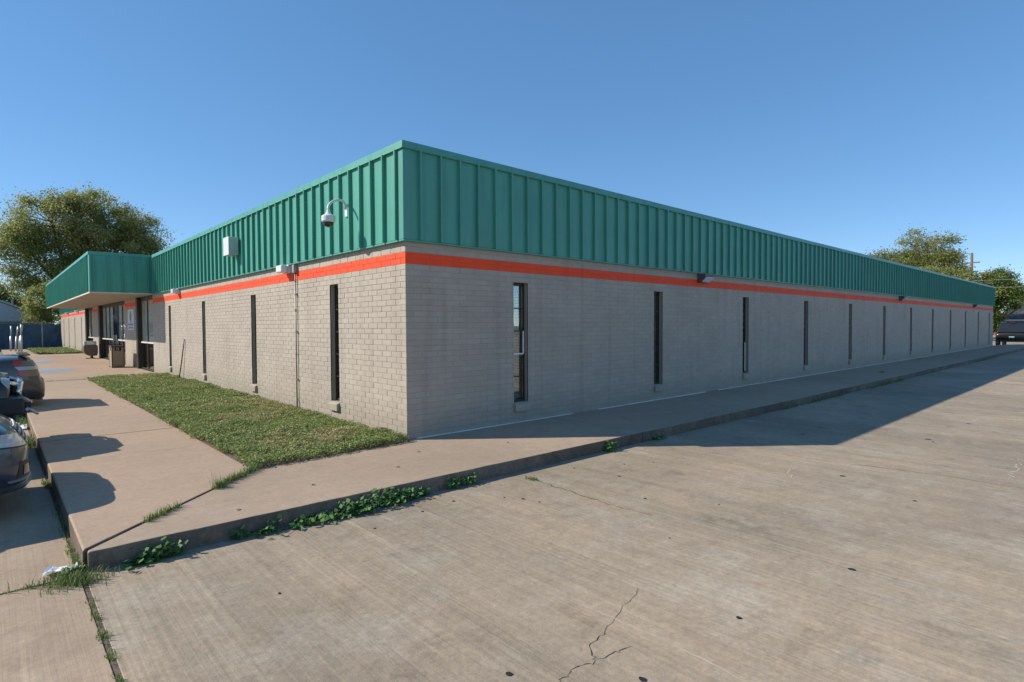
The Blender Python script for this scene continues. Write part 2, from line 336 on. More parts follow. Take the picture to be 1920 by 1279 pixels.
for (x, y0, y1) in ((-.46, -3.3, -6.9), (.35, -3.8, -7.0), (1.3, -4.0, -7.2), (-.05, -4.6, -6.6), (2.3, -3.6, -6.8), (5.9, -4.6, -7.4), (7.3, -4.5, -7.4), (-1.6, -4.2, -6.0)):
    strip(wob([(x, y0), (x+rng.uniform(-.06, .06), (y0+y1)/2), (x+rng.uniform(-.1, .1), y1)], 14, .006, rng), .0035, M['scuff'], 'scuff_mark', lot, ZC+.0004, rng)
spots = [(-2.377, -4.761, .024), (-1.926, -5.237, .026), (-1.013, -5.279, .022), (.217, -5.508, .03), (-.35, -2.72, .022), (-.45, -2.55, .014), (-.3, -2.9, .016), (.55, -3.55, .02), (1.05, -2.85, .02), (1.55, -2.55, .016),
         (.95, -2.25, .018), (1.9, -2.75, .014), (-1.85, -2.45, .016), (-1.3, -2.35, .018), (-.9, -2.3, .02), (2.9, -4.6, .035), (6.1, -4.75, .05), (.9, -4.15, .012), (2.4, -5.4, .02), (5.2, -3.3, .03), (8.2, -4.9, .04), (-.2, -4.3, .009), (-2.9, -3.1, .014)]
for (x, y, r_) in spots:
    r_ *= .78
    n = 11; ring = [(x+r_*(.75+.5*rng.random())*math.cos(2*math.pi*k/n)*.8, y+r_*(.75+.5*rng.random())*math.sin(2*math.pi*k/n)) for k in range(n)]
    MB().poly(ring, ZC-.001, ZC+.0025).build('tar_spot', M['tar'], lot)

strip(wob([(9.3, -4.9), (9.9, -5.3), (10.4, -6.6)], 10, .03, rng), .006, M['scuff'], 'scuff_mark', lot, ZC, rng)
# sidewalk: front walk (left), side walk (right); top at z=0
def walkmats(o):                                            # kerb faces get the grimy kerb concrete
    me = o.data; me.materials.append(M['kerb'])
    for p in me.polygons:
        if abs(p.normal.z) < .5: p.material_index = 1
walk = tag(MB().box(-3.74, 0, -1.78, 44, -.19, -.022).build('sidewalk', M['soil']), kind='structure')
K = lambda x: -1.855-.0105*min(max(x+3.8, 0), 13)            # kerb line of the side walk
CX = -3.805
front = [[(CX, -1.79), (-2.125, -.215), (-2.115, 3.44), (CX, 3.47)], [(CX, 3.482), (-2.115, 3.452), (-2.10, 7.9), (CX, 8.0)],
         [(CX, 8.006), (-2.10, 7.906), (-2.08, 14.98), (CX, 14.98)]]
for p in front: o = slab('walk_slab', p, 0, -.2, M['walk'], walk, .018)
yy = [14.994, 19.0, 23.2, 27.4, 31.6, 37.6]
for a, b in zip(yy[:-1], yy[1:]): slab('walk_slab', [(CX, a), (-.03, a), (-.03, b-.01), (CX, b-.01)], 0, -.2, M['walk'], walk, .01)
slab('walk_slab', [(CX, 37.6), (-2.2, 37.6), (-2.4, 50), (CX, 50)], 0, -.2, M['walk'], walk, .01)
def kerbline(x0, x1):
    n = max(2, int((x1-x0)/(.14 if x0 < 6 else .4))); kr = random.Random(int(x0*100)+9)
    return [(x0+(x1-x0)*i/n, K(x0+(x1-x0)*i/n)+kr.gauss(0, .0025)+(.012 if kr.random() < .05 else 0)) for i in range(n+1)]
xr = [-1.9, 2.85, 6.7, 11.2, 16.0, 21.5, 27.3, 33.2, 39.5, 46.6, 50.5]
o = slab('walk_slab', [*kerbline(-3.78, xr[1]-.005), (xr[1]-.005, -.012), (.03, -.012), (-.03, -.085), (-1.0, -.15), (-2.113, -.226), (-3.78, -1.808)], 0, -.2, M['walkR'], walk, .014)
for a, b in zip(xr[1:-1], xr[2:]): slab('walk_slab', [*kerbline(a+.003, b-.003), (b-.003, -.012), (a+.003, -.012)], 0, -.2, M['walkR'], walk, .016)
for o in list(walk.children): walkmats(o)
strip(wob([(-3.5, 1.55), (-3.0, 1.72), (-2.5, 1.62), (-2.25, 1.7)], 8, .008, rng), .0022, M['crack'], 'crack', walk, .0022, rng)
strip(wob([(-3.3, 8.3), (-2.7, 8.1), (-2.3, 8.35)], 8, .02, rng), .003, M['crack'], 'crack', walk, .0022, rng)
# sealant bead along the foot of the side wall
bead = MB(); x = .15
while x < 47:
    L_ = rng.uniform(.5, 1.6); z = .008+rng.random()*.006
    if rng.random() < .88: bead.box(x, x+L_*.97, -.022-rng.random()*.012, -.001, .001, z)
    x += L_
bead.build('sealant_bead', M['white'], walk)
# blue paint on the entrance walk
bp = MB(); bp.quad((-3.7, 19.35, .003), (-2.1, 20.35, .003), (-1.9, 21.1, .003), (-3.7, 20.75, .003)); bp.build('blue_paint_mark', M['blue'], walk)
bp = MB(); bp.quad((-3.7, 26.6, .003), (-2.35, 27.6, .003), (-2.05, 28.7, .003), (-3.7, 28.2, .003)); bp.build('blue_paint_mark', M['blue'], walk)

# ================================================================== THE BUILDING
CH, BL, NC = .082, .2667, 34
ZT, ZM = 4.122, 2.765
XE, YE = 47.7, 53.9
WX = [2.03+4.0*i for i in range(12)]; WW = .32
WYn = [2.085+4.0*i for i in range(4)]; WYf = [38.9+4.1*i for i in range(4)]
WZ0, WZ1 = 4*CH, 28*CH
bays = [(16.87, 19.56), (22.74, 30.30), (33.4, 36.1)]
bld = thing('brick_building', 'long low painted brick building with green metal fascia and orange stripe', 'building')
opR = [(x, x+WW, WZ0, WZ1) for x in WX]
opL = [(y, y+WW, WZ0, WZ1) for y in WYn+WYf]+[(a, b, -1, 9) for a, b in bays]
# wall faces: map (s along wall, d outwards, z) -> world
def MR(s, d, z): return (s, -d, z)
def ML(s, d, z): return (-d, s, z)
# mortar skin with openings and reveals, one mesh for the whole wall
def skin(mp, s0, s1, ops, flip, MD, ends=(0, 0)):
    wall = MB()
    def q(a, b, c, d, mi=0):
        vs_ = [mp(*p) for p in (a, b, c, d)]
        wall.quad(*(vs_ if not flip else vs_[::-1]), mi)
    zb = [-.2, 30*CH, 32*CH, 2.79]; ops = [o_ for o_ in ops if o_[0] > s0 and o_[1] < s1]
    cuts = sorted([s0, s1]+[c for o_ in ops for c in o_[:2]])
    for a, b in zip(cuts[:-1], cuts[1:]):
        op = [o_ for o_ in ops if abs(o_[0]-a) < 1e-6]; segs = [(-.2, 2.79)]
        if op:
            z0, z1 = op[0][2:]; segs = [(-.2, z0), (z1, 2.79)]; dd = -REV
            q((a, MD, z0), (a, dd, z0), (a, dd, z1), (a, MD, z1)); q((b, dd, z0), (b, MD, z0), (b, MD, z1), (b, dd, z1))
            q((a, dd, z1), (b, dd, z1), (b, MD, z1), (a, MD, z1)); q((a, MD, z0), (b, MD, z0), (b, dd, z0), (a, dd, z0))
        for (za, zc) in segs:
            for k in range(3):
                lo, hi = max(za, zb[k]), min(zc, zb[k+1])
                if hi > lo: q((a, MD, lo), (b, MD, lo), (b, MD, hi), (a, MD, hi), 1 if k == 1 else 0)
    if ends[0]: q((s0, -.3, -.2), (s0, MD, -.2), (s0, MD, 2.79), (s0, -.3, 2.79))
    if ends[1]: q((s1, MD, -.2), (s1, -.3, -.2), (s1, -.3, 2.79), (s1, MD, 2.79))
    return wall.build('wall', [M['mortar'], M['mortar_o']], bld)
REV = .14
wallo = skin(MR, .0052, XE, opR, False, -.0028)
wallL = skin(ML, .0028, 16.87, opL, True, -.0052, (0, 1))
for a, b in ((19.56, 22.74), (30.30, 33.4), (36.1, YE)): skin(ML, a, b, opL, True, -.0052, (1, 1))
# bricks
def brick_v(L_, H_, D=.05, c=.0022):
    v = [(0, 0, 0), (L_, 0, 0), (L_, 0, H_), (0, 0, H_)]                       # chamfer ring bottom: local y is outward
    a = [(c, 0, c), (L_-c, 0, c), (L_-c, 0, H_-c), (c, 0, H_-c)]
    return a, [(p[0], -c, p[2]) for p in v], [(p[0], -.02, p[2]) for p in v]
BF = [(0, 1, 2, 3), (4, 5, 1, 0), (5, 6, 2, 1), (6, 7, 3, 2), (7, 4, 0, 3), (8, 9, 5, 4), (9, 10, 6, 5), (10, 11, 7, 6), (11, 8, 4, 7)]
rows = []                                                    # (wall, s0, s1, course)
jt = .0065
def course(wid, s0, s1, ops, k):
    z0, z1 = k*CH, (k+1)*CH
    blk = sorted([o_[:2] for o_ in ops if o_[2] < z1-.01 and o_[3] > z0+.01])
    off = 0 if (k+(wid == 0)) % 2 else -BL/2
    s = s0+off
    while s < s1:
        a, b = max(s, s0), min(s+BL-jt, s1); parts = [(a, b)]
        for o0, o1 in blk:
            nx = []
            for (p, q_) in parts:
                if o1 <= p or o0 >= q_: nx.append((p, q_))
                else:
                    if p < o0-.03: nx.append((p, o0))
                    if q_ > o1+.03: nx.append((o1, q_))
            parts = nx
        for p, q_ in parts:
            if q_-p > .03: rows.append((wid, p, q_, k))
        s += BL
for k in range(-1, NC):
    course(0, 0., XE, opR, k); course(1, 0., YE, opL, k)
def proj_area(rw):
    wid, a, b, k = rw; s = (a+b)/2; z = (k+.5)*CH
    if k < 1: return 0
    p = Vector(MR(s, 0, z) if wid == 0 else ML(s, 0, z)); d = p-CAM; n = Vector((0, -1, 0)) if wid == 0 else Vector((-1, 0, 0))
    return (b-a)*(-d.dot(n))/d.length**3
rows.sort(key=proj_area, reverse=True)
cache = {}
def one_brick(rw):
    wid, a, b, k = rw; L_ = round(b-a, 3); st = 30 <= k < 32; key = (L_, st, wid)
    if key not in cache:
        A, B_, D_ = brick_v(L_, CH-jt); mb = MB(); mb.add([(p[0], -p[1], p[2]) for p in A+B_+D_] if wid == 0 else [(-p[1], p[0], p[2]) for p in A+B_+D_], BF if wid == 0 else [f[::-1] for f in BF]); cache[key] = mb.mesh('brick', M['stripe' if st else 'brick'])
    o = bpy.data.objects.new('brick', cache[key]); C.objects.link(o); o.parent = wallo if wid == 0 else wallL
    e = rng.uniform(-.0012, .0016)
    if wid == 0: o.location = (a, -e, k*CH+jt/2)
    else: o.location = (-e, a, k*CH+jt/2)
    return o
# local frame of a brick: x along the wall, -y is INTO the wall, so outward is +y
NB = 300
for rw in rows[:NB]: one_brick(rw)
bw = MB()
for rw in rows[NB:]:
    wid, a, b, k = rw; A, B_, D_ = brick_v(b-a, CH-jt); e = rng.uniform(-.0012, .0016); z = k*CH+jt/2
    mp = MR if wid == 0 else ML
    vs_ = [mp(a+p[0], p[1]+e, z+p[2]) for p in A+B_+D_]
    bw.add(vs_, BF if wid == 0 else [tuple(reversed(f)) for f in BF], 1 if 30 <= k < 32 else 0, rng.random()+.001)
tag(bw.build('brickwork', [M['brick'], M['stripe']], wallo), kind='stuff')

# windows: frame with muntins, five panes, blind slats, brick sill
def window(mp, s, wid, odd=0, detail=True):
    b = lambda mb, s0, s1, d0, d1, z0, z1: mb.box(*[v for pr in zip(mp(s0, d0, z0), mp(s1, d1, z1)) for v in pr])
    fr = MB(); d0, d1 = -.135, -.085
    b(fr, s+.002, s+.03, d0, d1, WZ0+.002, WZ1-.002); b(fr, s+WW-.03, s+WW-.002, d0, d1, WZ0+.002, WZ1-.002)
    b(fr, s+.0305, s+WW-.0305, d0, d1, WZ0+.003, WZ0+.04); b(fr, s+.0305, s+WW-.0305, d0, d1, WZ1-.04, WZ1-.003)
    fo = fr.build('window', M['bronze'], bld); zs = [WZ0+.04+(WZ1-.04-WZ0-.04)*t for t in (0, .2, .4, .6, .8, 1)]
    for i in range(5):
        if i:
            mu = MB(); b(mu, s+.031, s+WW-.031, d0+.003, d1-.003+(.012 if detail else 0), zs[i]-.009, zs[i]+.009); mu.build('muntin', M['bronze'], fo)
        pn = MB(); b(pn, s+.031, s+WW-.031, -.112, -.108, zs[i]+.0095, zs[i+1]-.0095); pn.build('pane', M['glass'], fo)
    if detail:
        bl = MB(); z = WZ0+.05
        while z < WZ1-.03:
            vs_ = [mp(s+.012, -.19, z), mp(s+WW-.012, -.19, z), mp(s+WW-.012, -.165, z+.016), mp(s+.012, -.165, z+.016)]
            bl.quad(*vs_); z += .026
        bo = bl.build('blind', M['slat'], fo); bo['kind'] = 'stuff'
    if odd == 1:
        k = MB(); b(k, s+WW-.052, s+WW-.033, -.083, -.06, zs[2]+.0, zs[3]); b(k, s+.034, s+WW-.054, -.083, -.06, zs[2]-.012, zs[2]+.012); k.build('screen_strip', M['white'], fo)
    if odd == 2:
        k = MB(); b(k, s+WW-.06, s+WW-.036, -.083, -.06, WZ0+.05, zs[2]); k.build('screen_strip', M['white'], fo)
    si = MB(); m_ = [mp(s-.004, .0, WZ0-.145), mp(s+WW+.004, .0, WZ0-.145), mp(s+WW+.004, .055, WZ0-.145), mp(s-.004, .055, WZ0-.145),
                     mp(s-.004, .0, WZ0-.004), mp(s+WW+.004, .0, WZ0-.004), mp(s+WW+.004, .055, WZ0-.03), mp(s-.004, .055, WZ0-.03)]
    si.add(m_, [(3, 2, 1, 0), (4, 5, 6, 7), (0, 1, 5, 4), (1, 2, 6, 5), (2, 3, 7, 6), (3, 0, 4, 7)])
    si.build('sill', M['brick'], fo, bevel=.006)
for i, x in enumerate(WX): window(MR, x, 0, 1 if i == 0 else 2 if i == 2 else 0, i < 6)
for i, y in enumerate(WYn): window(ML, y, 1, 0, True)
for i, y in enumerate(WYf): window(ML, y, 1, 0, False)
# dark inside: inner shell close behind the glass line, roof deck and the two hidden back walls
ins = MB()
ins.quad((.45, .45, -.2), (XE-.3, .45, -.2), (XE-.3, .45, 2.9), (.45, .45, 2.9)); ins.quad((.45, .45, -.2), (.45, YE-.3, -.2), (.45, YE-.3, 2.9), (.45, .45, 2.9))
ins.build('inner_wall', M['darkgap'], bld)
rf = MB(); rf.box(.02, XE-.02, .02, YE-.02, 2.80, 3.3); rf.box(XE-.25, XE-.001, .01, YE, -.2, 2.79); rf.box(.01, XE-.26, YE-.25, YE-.001, -.2, 2.79)
rf.build('roof_deck', M['mortar'], bld)

# fascia: backing, one panel per bay, one standing seam per joint, cap flashing, drip trim
OF = .06; SP = .3437
fb = MB(); fb.box(-OF+.012, XE+OF-.012, -OF+.012, .018, ZM+.01, ZT-.02); fb.box(-OF+.012, .018, .019, YE+OF-.012, ZM+.01, ZT-.02)
fb.box(XE-.02, XE+OF-.012, .019, YE, ZM+.01, ZT-.02); fb.box(.02, XE-.021, YE-.02, YE+OF-.012, ZM+.01, ZT-.02)
fas = fb.build('fascia', M['green'], bld)
def fpiece(mp, s0, s1, d0, d1, z0, z1, lean=0., mat='green', name='fascia_panel', par=None, into=None):
    mb = into or MB()
    v = [mp(s0, d0, z0), mp(s1, d0, z0), mp(s1, d1, z0), mp(s0, d1, z0), mp(s0+lean, d0, z1), mp(s1+lean, d0, z1), mp(s1+lean, d1, z1), mp(s0+lean, d1, z1)]
    fs = [(3, 2, 1, 0), (4, 5, 6, 7), (0, 1, 5, 4), (1, 2, 6, 5), (2, 3, 7, 6), (3, 0, 4, 7)]
    flip = (Vector(v[1])-Vector(v[0])).cross(Vector(v[3])-Vector(v[0])).z < 0
    mb.add(v, [f[::-1] for f in fs] if flip else fs)
    if into is None: return mb.build(name, M[mat], par or fas)
P0, P1, PZ0, PZ1 = OF-.011, OF-.004, ZM+.03, ZT-.10
def fascia_run(mp, s0, s1, first, wob_, into=None):
    s = first; prev = s0; joints = []
    while s < s1-.05: joints.append(s); s += SP
    for j in joints+[s1]:
        fpiece(mp, prev+.001, j-.001, P0, P1-rng.random()*.003, PZ0, PZ1, into=into); prev = j
    for j in joints:
        l = rng.gauss(0, wob_); fpiece(mp, j-.014-l/2, j+.014-l/2, P1-.004, P1+.05, PZ0-.006, PZ1+.003, l, name='standing_seam', into=into)
fascia_run(MR, .0, XE+.02, .205, .004)
fascia_run(ML, .0, 16.44, .10, .013)
far = MB(); fascia_run(ML, 36.55, YE, 36.7, .005, far); tag(far.build('far_fascia_panels', M['green'], fas), kind='stuff')
# corner angle
cn = MB(); cn.box(-OF-.006, .045, -OF-.006, -OF+.003, PZ0-.004, PZ1+.002); cn.box(-OF-.006, -OF+.003, -OF+.004, .05, PZ0-.004, PZ1+.002); cn.build('corner_trim', M['green_cap'], fas)
cn = MB(); cn.box(XE+.02, XE+OF+.006, -OF-.006, -OF+.05, PZ0-.004, PZ1+.002); cn.build('corner_trim', M['green_cap'], fas)
# cap lengths with lapped joints, and drip edge
def caprun(mp, s0, s1, step):
    s = s0; k = 0
    while s < s1-.01:
        e = min(s+step, s1); d = .0015*(k % 2)
        mb = MB(); pr = [(OF-.02, ZT-.104), (OF+.034+d, ZT-.104), (OF+.026+d, ZT-.09), (OF+.022+d, ZT+.0+d), (-.22, ZT-.012+d), (-.22, ZT-.03)]
        n = len(pr); vs_ = [mp(s-.01*(k > 0), p[0], p[1]) for p in pr]+[mp(e, p[0], p[1]) for p in pr]
        fs = [tuple(range(n)), tuple(reversed(range(n, 2*n)))]+[(i, n+i, n+(i+1) % n, (i+1) % n) for i in range(n)]
        mb.add(vs_, fs); mb.build('cap_flashing', M['green_cap'], fas); s = e; k += 1
caprun(MR, -OF-.0215, XE+OF+.02, 3.05); caprun(ML, -OF-.0205, 16.40, 3.05); caprun(ML, 36.6, YE+OF, 3.05)
for q in ((-OF-.004, XE+OF, -OF-.004, -.001), (-OF-.004, -.001, .0, 16.43), (-OF-.004, -.001, 36.56, YE+OF)): MB().box(*q, ZM, ZM+.022).build('drip_edge', M['green_cap'], fas)

# entrance canopy
CY0, CY1, CXo = 16.45, 36.5, -1.85
cp = MB(); cp.box(CXo+.02, -.002, CY0+.02, CY1-.02, ZM+.03, ZT-.05); can = cp.build('canopy', M['green'], bld)
so_ = MB(); so_.box(CXo+.008, -.003, CY0+.008, CY1-.008, ZM+.002, ZM+.0295); so_.build('soffit', M['soffit'], can)
tr = MB(); tr.box(CXo-.012, CXo+.0075, CY0-.012, CY1+.012, ZM-.02, ZM+.024); tr.box(CXo+.008, -.003, CY0-.012, CY0+.0075, ZM-.02, ZM+.024); tr.build('soffit_trim', M['trimwhite'], can)
MN = lambda s, d, z: (s, CY0-d, z)
prev = CXo
for j in [CXo+.12, CXo+.12+.385, CXo+.12+.77, CXo+.12+1.155, CXo+.12+1.54, -.003]:
    fpiece(MN, prev+.001, j-.001, -.019, .004, ZM+.027, PZ1, par=can, name='canopy_panel')
    if j < -.1: fpiece(MN, j-.014, j+.014, .001, .05, ZM+.027, PZ1+.002, par=can, name='standing_seam')
    prev = j
MF = lambda s, d, z: (CXo-d, s, z)
cf = MB(); s = CY0
while s < CY1:
    e = min(s+SP, CY1); fpiece(MF, s+.001, e-.001, -.019, .004, ZM+.027, PZ1, into=cf)
    if e < CY1: fpiece(MF, e-.014, e+.014, .001, .05, ZM+.027, PZ1+.002, into=cf)
    s = e
tag(cf.build('canopy_front_panels', M['green'], can), kind='stuff')
cc = MB(); cc.box(CXo-.03, CXo+.25, CY0-.03, CY1+.03, ZT-.104, ZT); cc.box(CXo+.251, -.09, CY0-.03, CY0+.2, ZT-.104, ZT-.001); cc.box(CXo+.251, -.09, CY1-.2, CY1+.03, ZT-.104, ZT-.001); cc.build('cap_flashing', M['green_cap'], can, bevel=.004)
cc = MB(); cc.box(CXo-.006, CXo+.04, CY0-.036, CY0-.005, ZM+.027, PZ1); cc.build('corner_trim', M['green_cap'], can)

# storefront bays on the front wall under the canopy
def bx(name, mat, par, y0, y1, d0, d1, z0, z1, bevel=0.): return MB().box(-d0, -d1, y0, y1, z0, z1).build(name, M[mat], par, bevel=bevel)
TR = 1.03
def bay(y0, y1, mull, door=None, blinds=True):
    f = bx('storefront', 'bronze', bld, y0, y1, -.10, -.02, ZM-.16, ZM-.002)
    bx('sill', 'bronze', f, y0, y1, -.10, -.01, .0, .06)
    edges = [y0]+mull+[y1]
    for k, m_ in enumerate(edges):
        h = .032; a = m_-h if k else m_+.001; b = m_+h if k < len(edges)-1 else m_-.001
        bx('mullion', 'bronze', f, a, b, -.098, -.018, .061, ZM-.161)
    for a, b in zip(edges[:-1], edges[1:]):
        a += .034; b -= .034
        if door and abs((a+b)/2-door) < .3:
            bx('transom', 'bronze', f, a, b, -.09, -.01, 2.08, 2.2)
            bx('pane', 'glass', f, a, b, -.046, -.040, 2.201, ZM-.162)
            d = bx('door', 'bronze', f, a+.005, a+.06, -.07, -.03, .065, 2.075)
            bx('door_stile', 'bronze', d, b-.06, b-.005, -.07, -.03, .065, 2.075); bx('door_rail', 'bronze', d, a+.061, b-.061, -.07, -.03, 1.98, 2.075)
            bx('door_rail', 'bronze', d, a+.061, b-.061, -.07, -.03, .065, .22); bx('door_pane', 'glass', d, a+.061, b-.061, -.053, -.047, .221, 1.979)
            bx('handle', 'chrome', d, b-.1, b-.07, -.028, .03, .95, 1.25)
            continue
        bx('rail', 'trimwhite', f, a, b, -.09, -.005, TR-.025, TR+.03)
        bx('pane', 'glass', f, a, b, -.046, -.040, .061, TR-.026); bx('pane', 'glass', f, a, b, -.046, -.040, TR+.031, ZM-.162)
        if blinds: bx('blind', 'blind', f, a, b, -.06, -.050, TR+.031, ZM-.162)
def post(y0, y1): bx('column', 'bronze', bld, y0, y1, -.05, .10, .0, ZM-.001, .006)
bay(16.87, 19.2, [18.02]); post(19.24, 19.56)
bay(22.74, 29.75, [23.55, 24.72, 26.1, 27.3, 28.5], door=25.4); post(29.8, 30.30)
bay(33.4, 35.6, [34.5]); post(35.66, 36.1)
iw = MB(); iw.box(.35, .40, 16.6, 36.3, -.1, 2.79); iw.build('inner_wall', M['darkgap'], bld)

# ================================================================== THINGS ON THE BUILDING
def wall_light(name, label, loc, rz, wd=.36, h=.2, group='wall pack lights under the fascia'):
    t = thing(name, label, 'wall light', loc, rz, group)          # local: x along wall, -y outwards
    hb = MB(); hh = h/2
    pr = [(0, -hh), (-.06, -hh), (-.10, -hh+.03), (-.2, hh*.25), (-.2, hh), (0, hh)]
    n = len(pr); vs_ = [(-wd/2, p[0], p[1]) for p in pr]+[(wd/2, p[0], p[1]) for p in pr]
    hb.add(vs_, [tuple(range(n)), tuple(reversed(range(n, 2*n)))]+[(i, n+i, n+(i+1) % n, (i+1) % n) for i in range(n)])
    hb.build('housing', M['lampbody'], t, bevel=.008)
    ln = MB(); a = [(-wd/2+.02, -.104, -hh+.022), (wd/2-.02, -.104, -hh+.022), (wd/2-.02, -.212, hh*.25-.006), (-wd/2+.02, -.212, hh*.25-.006)]
    b = [(p[0], p[1]-.016, p[2]-.02) for p in a]
    ln.add(a+b, [(0, 1, 2, 3), (7, 6, 5, 4), (0, 4, 5, 1), (1, 5, 6, 2), (2, 6, 7, 3), (3, 7, 4, 0)]); ln.build('lens', M['lens'], t, bevel=.006)
    return t
wall_light('wall_light', 'dark wall light under the green fascia nearest the corner, on the shaded side wall', (7.95, -.002, 2.66), 0)
wall_light('wall_light', 'dark wall light midway along the shaded side wall, second from the corner', (24.4, -.002, 2.66), 0)
wall_light('wall_light', 'small dark wall light near the far end of the shaded side wall', (40.6, -.002, 2.66), 0)
def wall_lamp_pale(label, y):
    t = thing('wall_light', label, 'wall light', (-.002, y, 2.69), -math.pi/2, 'pale wall lights on the sunlit front wall')
    bs = MB(); bs.box(-.15, .15, -.07, 0, -.075, .085); bs.build('housing', M['camwhite'], t, bevel=.012)
    l = MB(); l.box(-.14, .14, -.2, -.0705, -.065, .075); l.build('lens', M['lens'], t, bevel=.025, seg=3)
wall_lamp_pale('pale wall light above the vertical conduit on the sunlit front wall', 4.19)
wall_lamp_pale('small pale wall light beside the canopy shadow on the front wall', 12.95)
wall_lamp_pale('tiny pale wall light past the canopy, left one of two', 47.5); wall_lamp_pale('tiny pale wall light past the canopy, right one of two', 40.6)

# conduit with couplings, straps and box
t = thing('conduit_pipe', 'thin grey vertical conduit running down the sunlit front wall into the grass', 'pipe', (0, 3.81, 0))
MB().tube([(-.03, 0, .0), (-.03, .002, 1.0), (-.03, 0, 2.6)], .0135, 10).build('pipe', M['conduit'], t, smooth=True)
MB().box(-.075, -.002, -.05, .05, 2.6, 2.75).build('junction_box', M['conduit'], t, bevel=.006)
for z in (.22, 1.08, 1.9, 2.45):
    MB().tube([(-.03, 0, z-.025), (-.03, 0, z+.025)], .018, 10).build('coupling', M['conduit'], t)
for z in (.6, 1.5, 2.2):
    MB().box(-.046, -.001, -.03, .03, z-.012, z+.012).build('strap', M['conduit'], t)

# dome camera
t = thing('security_camera', 'white dome security camera on a gooseneck arm fixed to the green fascia', 'camera', (-OF, 1.60, 3.42))
MB().box(-.026, -.0, -.045, .045, -.10, .10).build('mounting_plate', M['camwhite'], t, bevel=.008)
# the plate stands on a seam rib
arm = [(-.026, 0, .02)]+[(-.026-.36*(.5-.5*math.cos(math.pi*k/10)) - .02*math.sin(math.pi*k/10), -.16*k/10, .02+.13*math.sin(math.pi*(k/10)**.75)-.10*(k/10)**2) for k in range(1, 11)]
MB().tube(arm, .019, 12).build('arm', M['camwhite'], t, smooth=True)
ex, ey, ez = arm[-1]
MB().lathe([(.022, .02), (.028, -.01), (.05, -.045), (.098, -.075), (.104, -.085), (.104, -.155), (.09, -.17)][::-1], (ex, ey, ez), 24).build('housing', M['camwhite'], t, bevel=.003)
MB().lathe([(.078, 0), (.074, -.03), (.055, -.058), (.02, -.072)][::-1], (ex, ey, ez-.171), 20).build('dome', M['blackglass'], t, smooth=True)
# enclosure on fascia
t = thing('junction_box', 'small pale grey electrical box on the sunlit green fascia', 'box', (-OF-.03, 7.08, 3.42))
MB().box(-.2, -.001, -.19, .19, -.2, .2).build('enclosure', M['boxgrey'], t, bevel=.012)
MB().box(-.215, -.201, -.195, .195, -.205, .205).build('cover', M['camwhite'], t, bevel=.006)
for z in (-.12, .12): MB().box(-.15, -.1, -.2, -.191, z-.03, z+.03).build('latch', M['boxgrey'], t)
# leaning rod
t = tag(MB().tube([(-.10, 12.72, .0), (-.06, 12.50, .62), (-.03, 12.29, 1.24)], .016, 8).build('metal_rod', M['bronze'], None, smooth=True), 'thin dark metal rod standing tilted in the grass by the front wall', 'rod')

# signs by the door
t = thing('wall_sign', 'tall white sign with a grey emblem and two lines of print by the entrance', 'sign', (0, 21.13, 1.92))
MB().box(-.03, -.002, -.68, .68, -.43, .43).build('board', M['signwhite'], t, bevel=.004)
em = MB(); n = 18
for (r1, r2, cz, hw) in ((.20, .27, .16, .24), (.10, .05, -.05, .10)):
    ring = [(-.0335, hw*math.cos(2*math.pi*k/n), cz+r1*math.sin(2*math.pi*k/n)) for k in range(n)]; em.add(ring, [tuple(range(n))])
em.build('emblem', M['signgrey'], t)
tx = MB()
for zc, wd in ((-.20, .56), (-.335, .44)):
    y = -wd
    while y < wd:
        q = rng.uniform(.03, .07); h = rng.choice((.03, .03, .042)); tx.quad((-.0335, y, zc-.03), (-.0335, y+q, zc-.03), (-.0335, y+q, zc+h), (-.0335, y, zc+h)); y += q+rng.uniform(.012, .03)
tx.build('print', M['signgrey'], t)
t = thing('notice_sign', 'narrow blue notice beside the tall white sign by the entrance', 'sign', (0, 19.92, 1.74))
MB().box(-.045, -.002, -.2, .2, -.25, .25).build('board', M['signblue'], t, bevel=.004)
tx = MB()
for k in range(5): tx.quad((-.0475, -.12, .17-k*.09), (-.0475, .12, .17-k*.09), (-.0475, .12, .13-k*.09), (-.0475, -.12, .13-k*.09))
tx.build('print', M['signwhite'], t)

# litter bin of pebble panels
t = thing('litter_bin', 'square brown pebble-panel litter bin standing by the entrance', 'bin', (-.57, 20.85, 0))
w2, d2, H = .2, .33, .87
MB().box(-w2+.02, w2-.02, -d2+.02, d2-.02, .03, H-.19).build('liner', M['darkbrown'], t)
for sx in (-1, 1):
    for sy in (-1, 1): MB().box(sx*w2-.016, sx*w2+.016, sy*d2-.016, sy*d2+.016, 0, H-.03).build('post', M['darkbrown'], t)
def panel(a): a.build('pebble_panel', M['pebble'], t, bevel=.006)
for sx in (-1, 1): panel(MB().box(sx*w2-.01, sx*w2+.01, -d2+.017, d2-.017, .04, H-.2).box(sx*w2-.01, sx*w2+.01, -d2+.017, -.10, H-.199, H-.06).box(sx*w2-.01, sx*w2+.01, .10, d2-.017, H-.199, H-.06))
for sy in (-1, 1): panel(MB().box(-w2+.017, w2-.017, sy*d2-.01, sy*d2+.01, .04, H-.2).box(-w2+.017, -.11, sy*d2-.01, sy*d2+.01, H-.199, H-.06).box(.11, w2-.017, sy*d2-.01, sy*d2+.01, H-.199, H-.06))
MB().box(-w2-.02, w2+.02, -d2-.02, d2+.02, H-.058, H).build('lid', M['darkbrown'], t, bevel=.012)
t = thing('walking_cane', 'pale hooked cane leaning on the wall behind the litter bin', 'cane', (-.14, 20.1, 0))
MB().tube([(0, 0, 0), (.02, 0, .6), (.04, .0, .68), (.06, .02, .7), (.075, .04, .67)], .012, 8).build('shaft', M['trimwhite'], t, smooth=True)
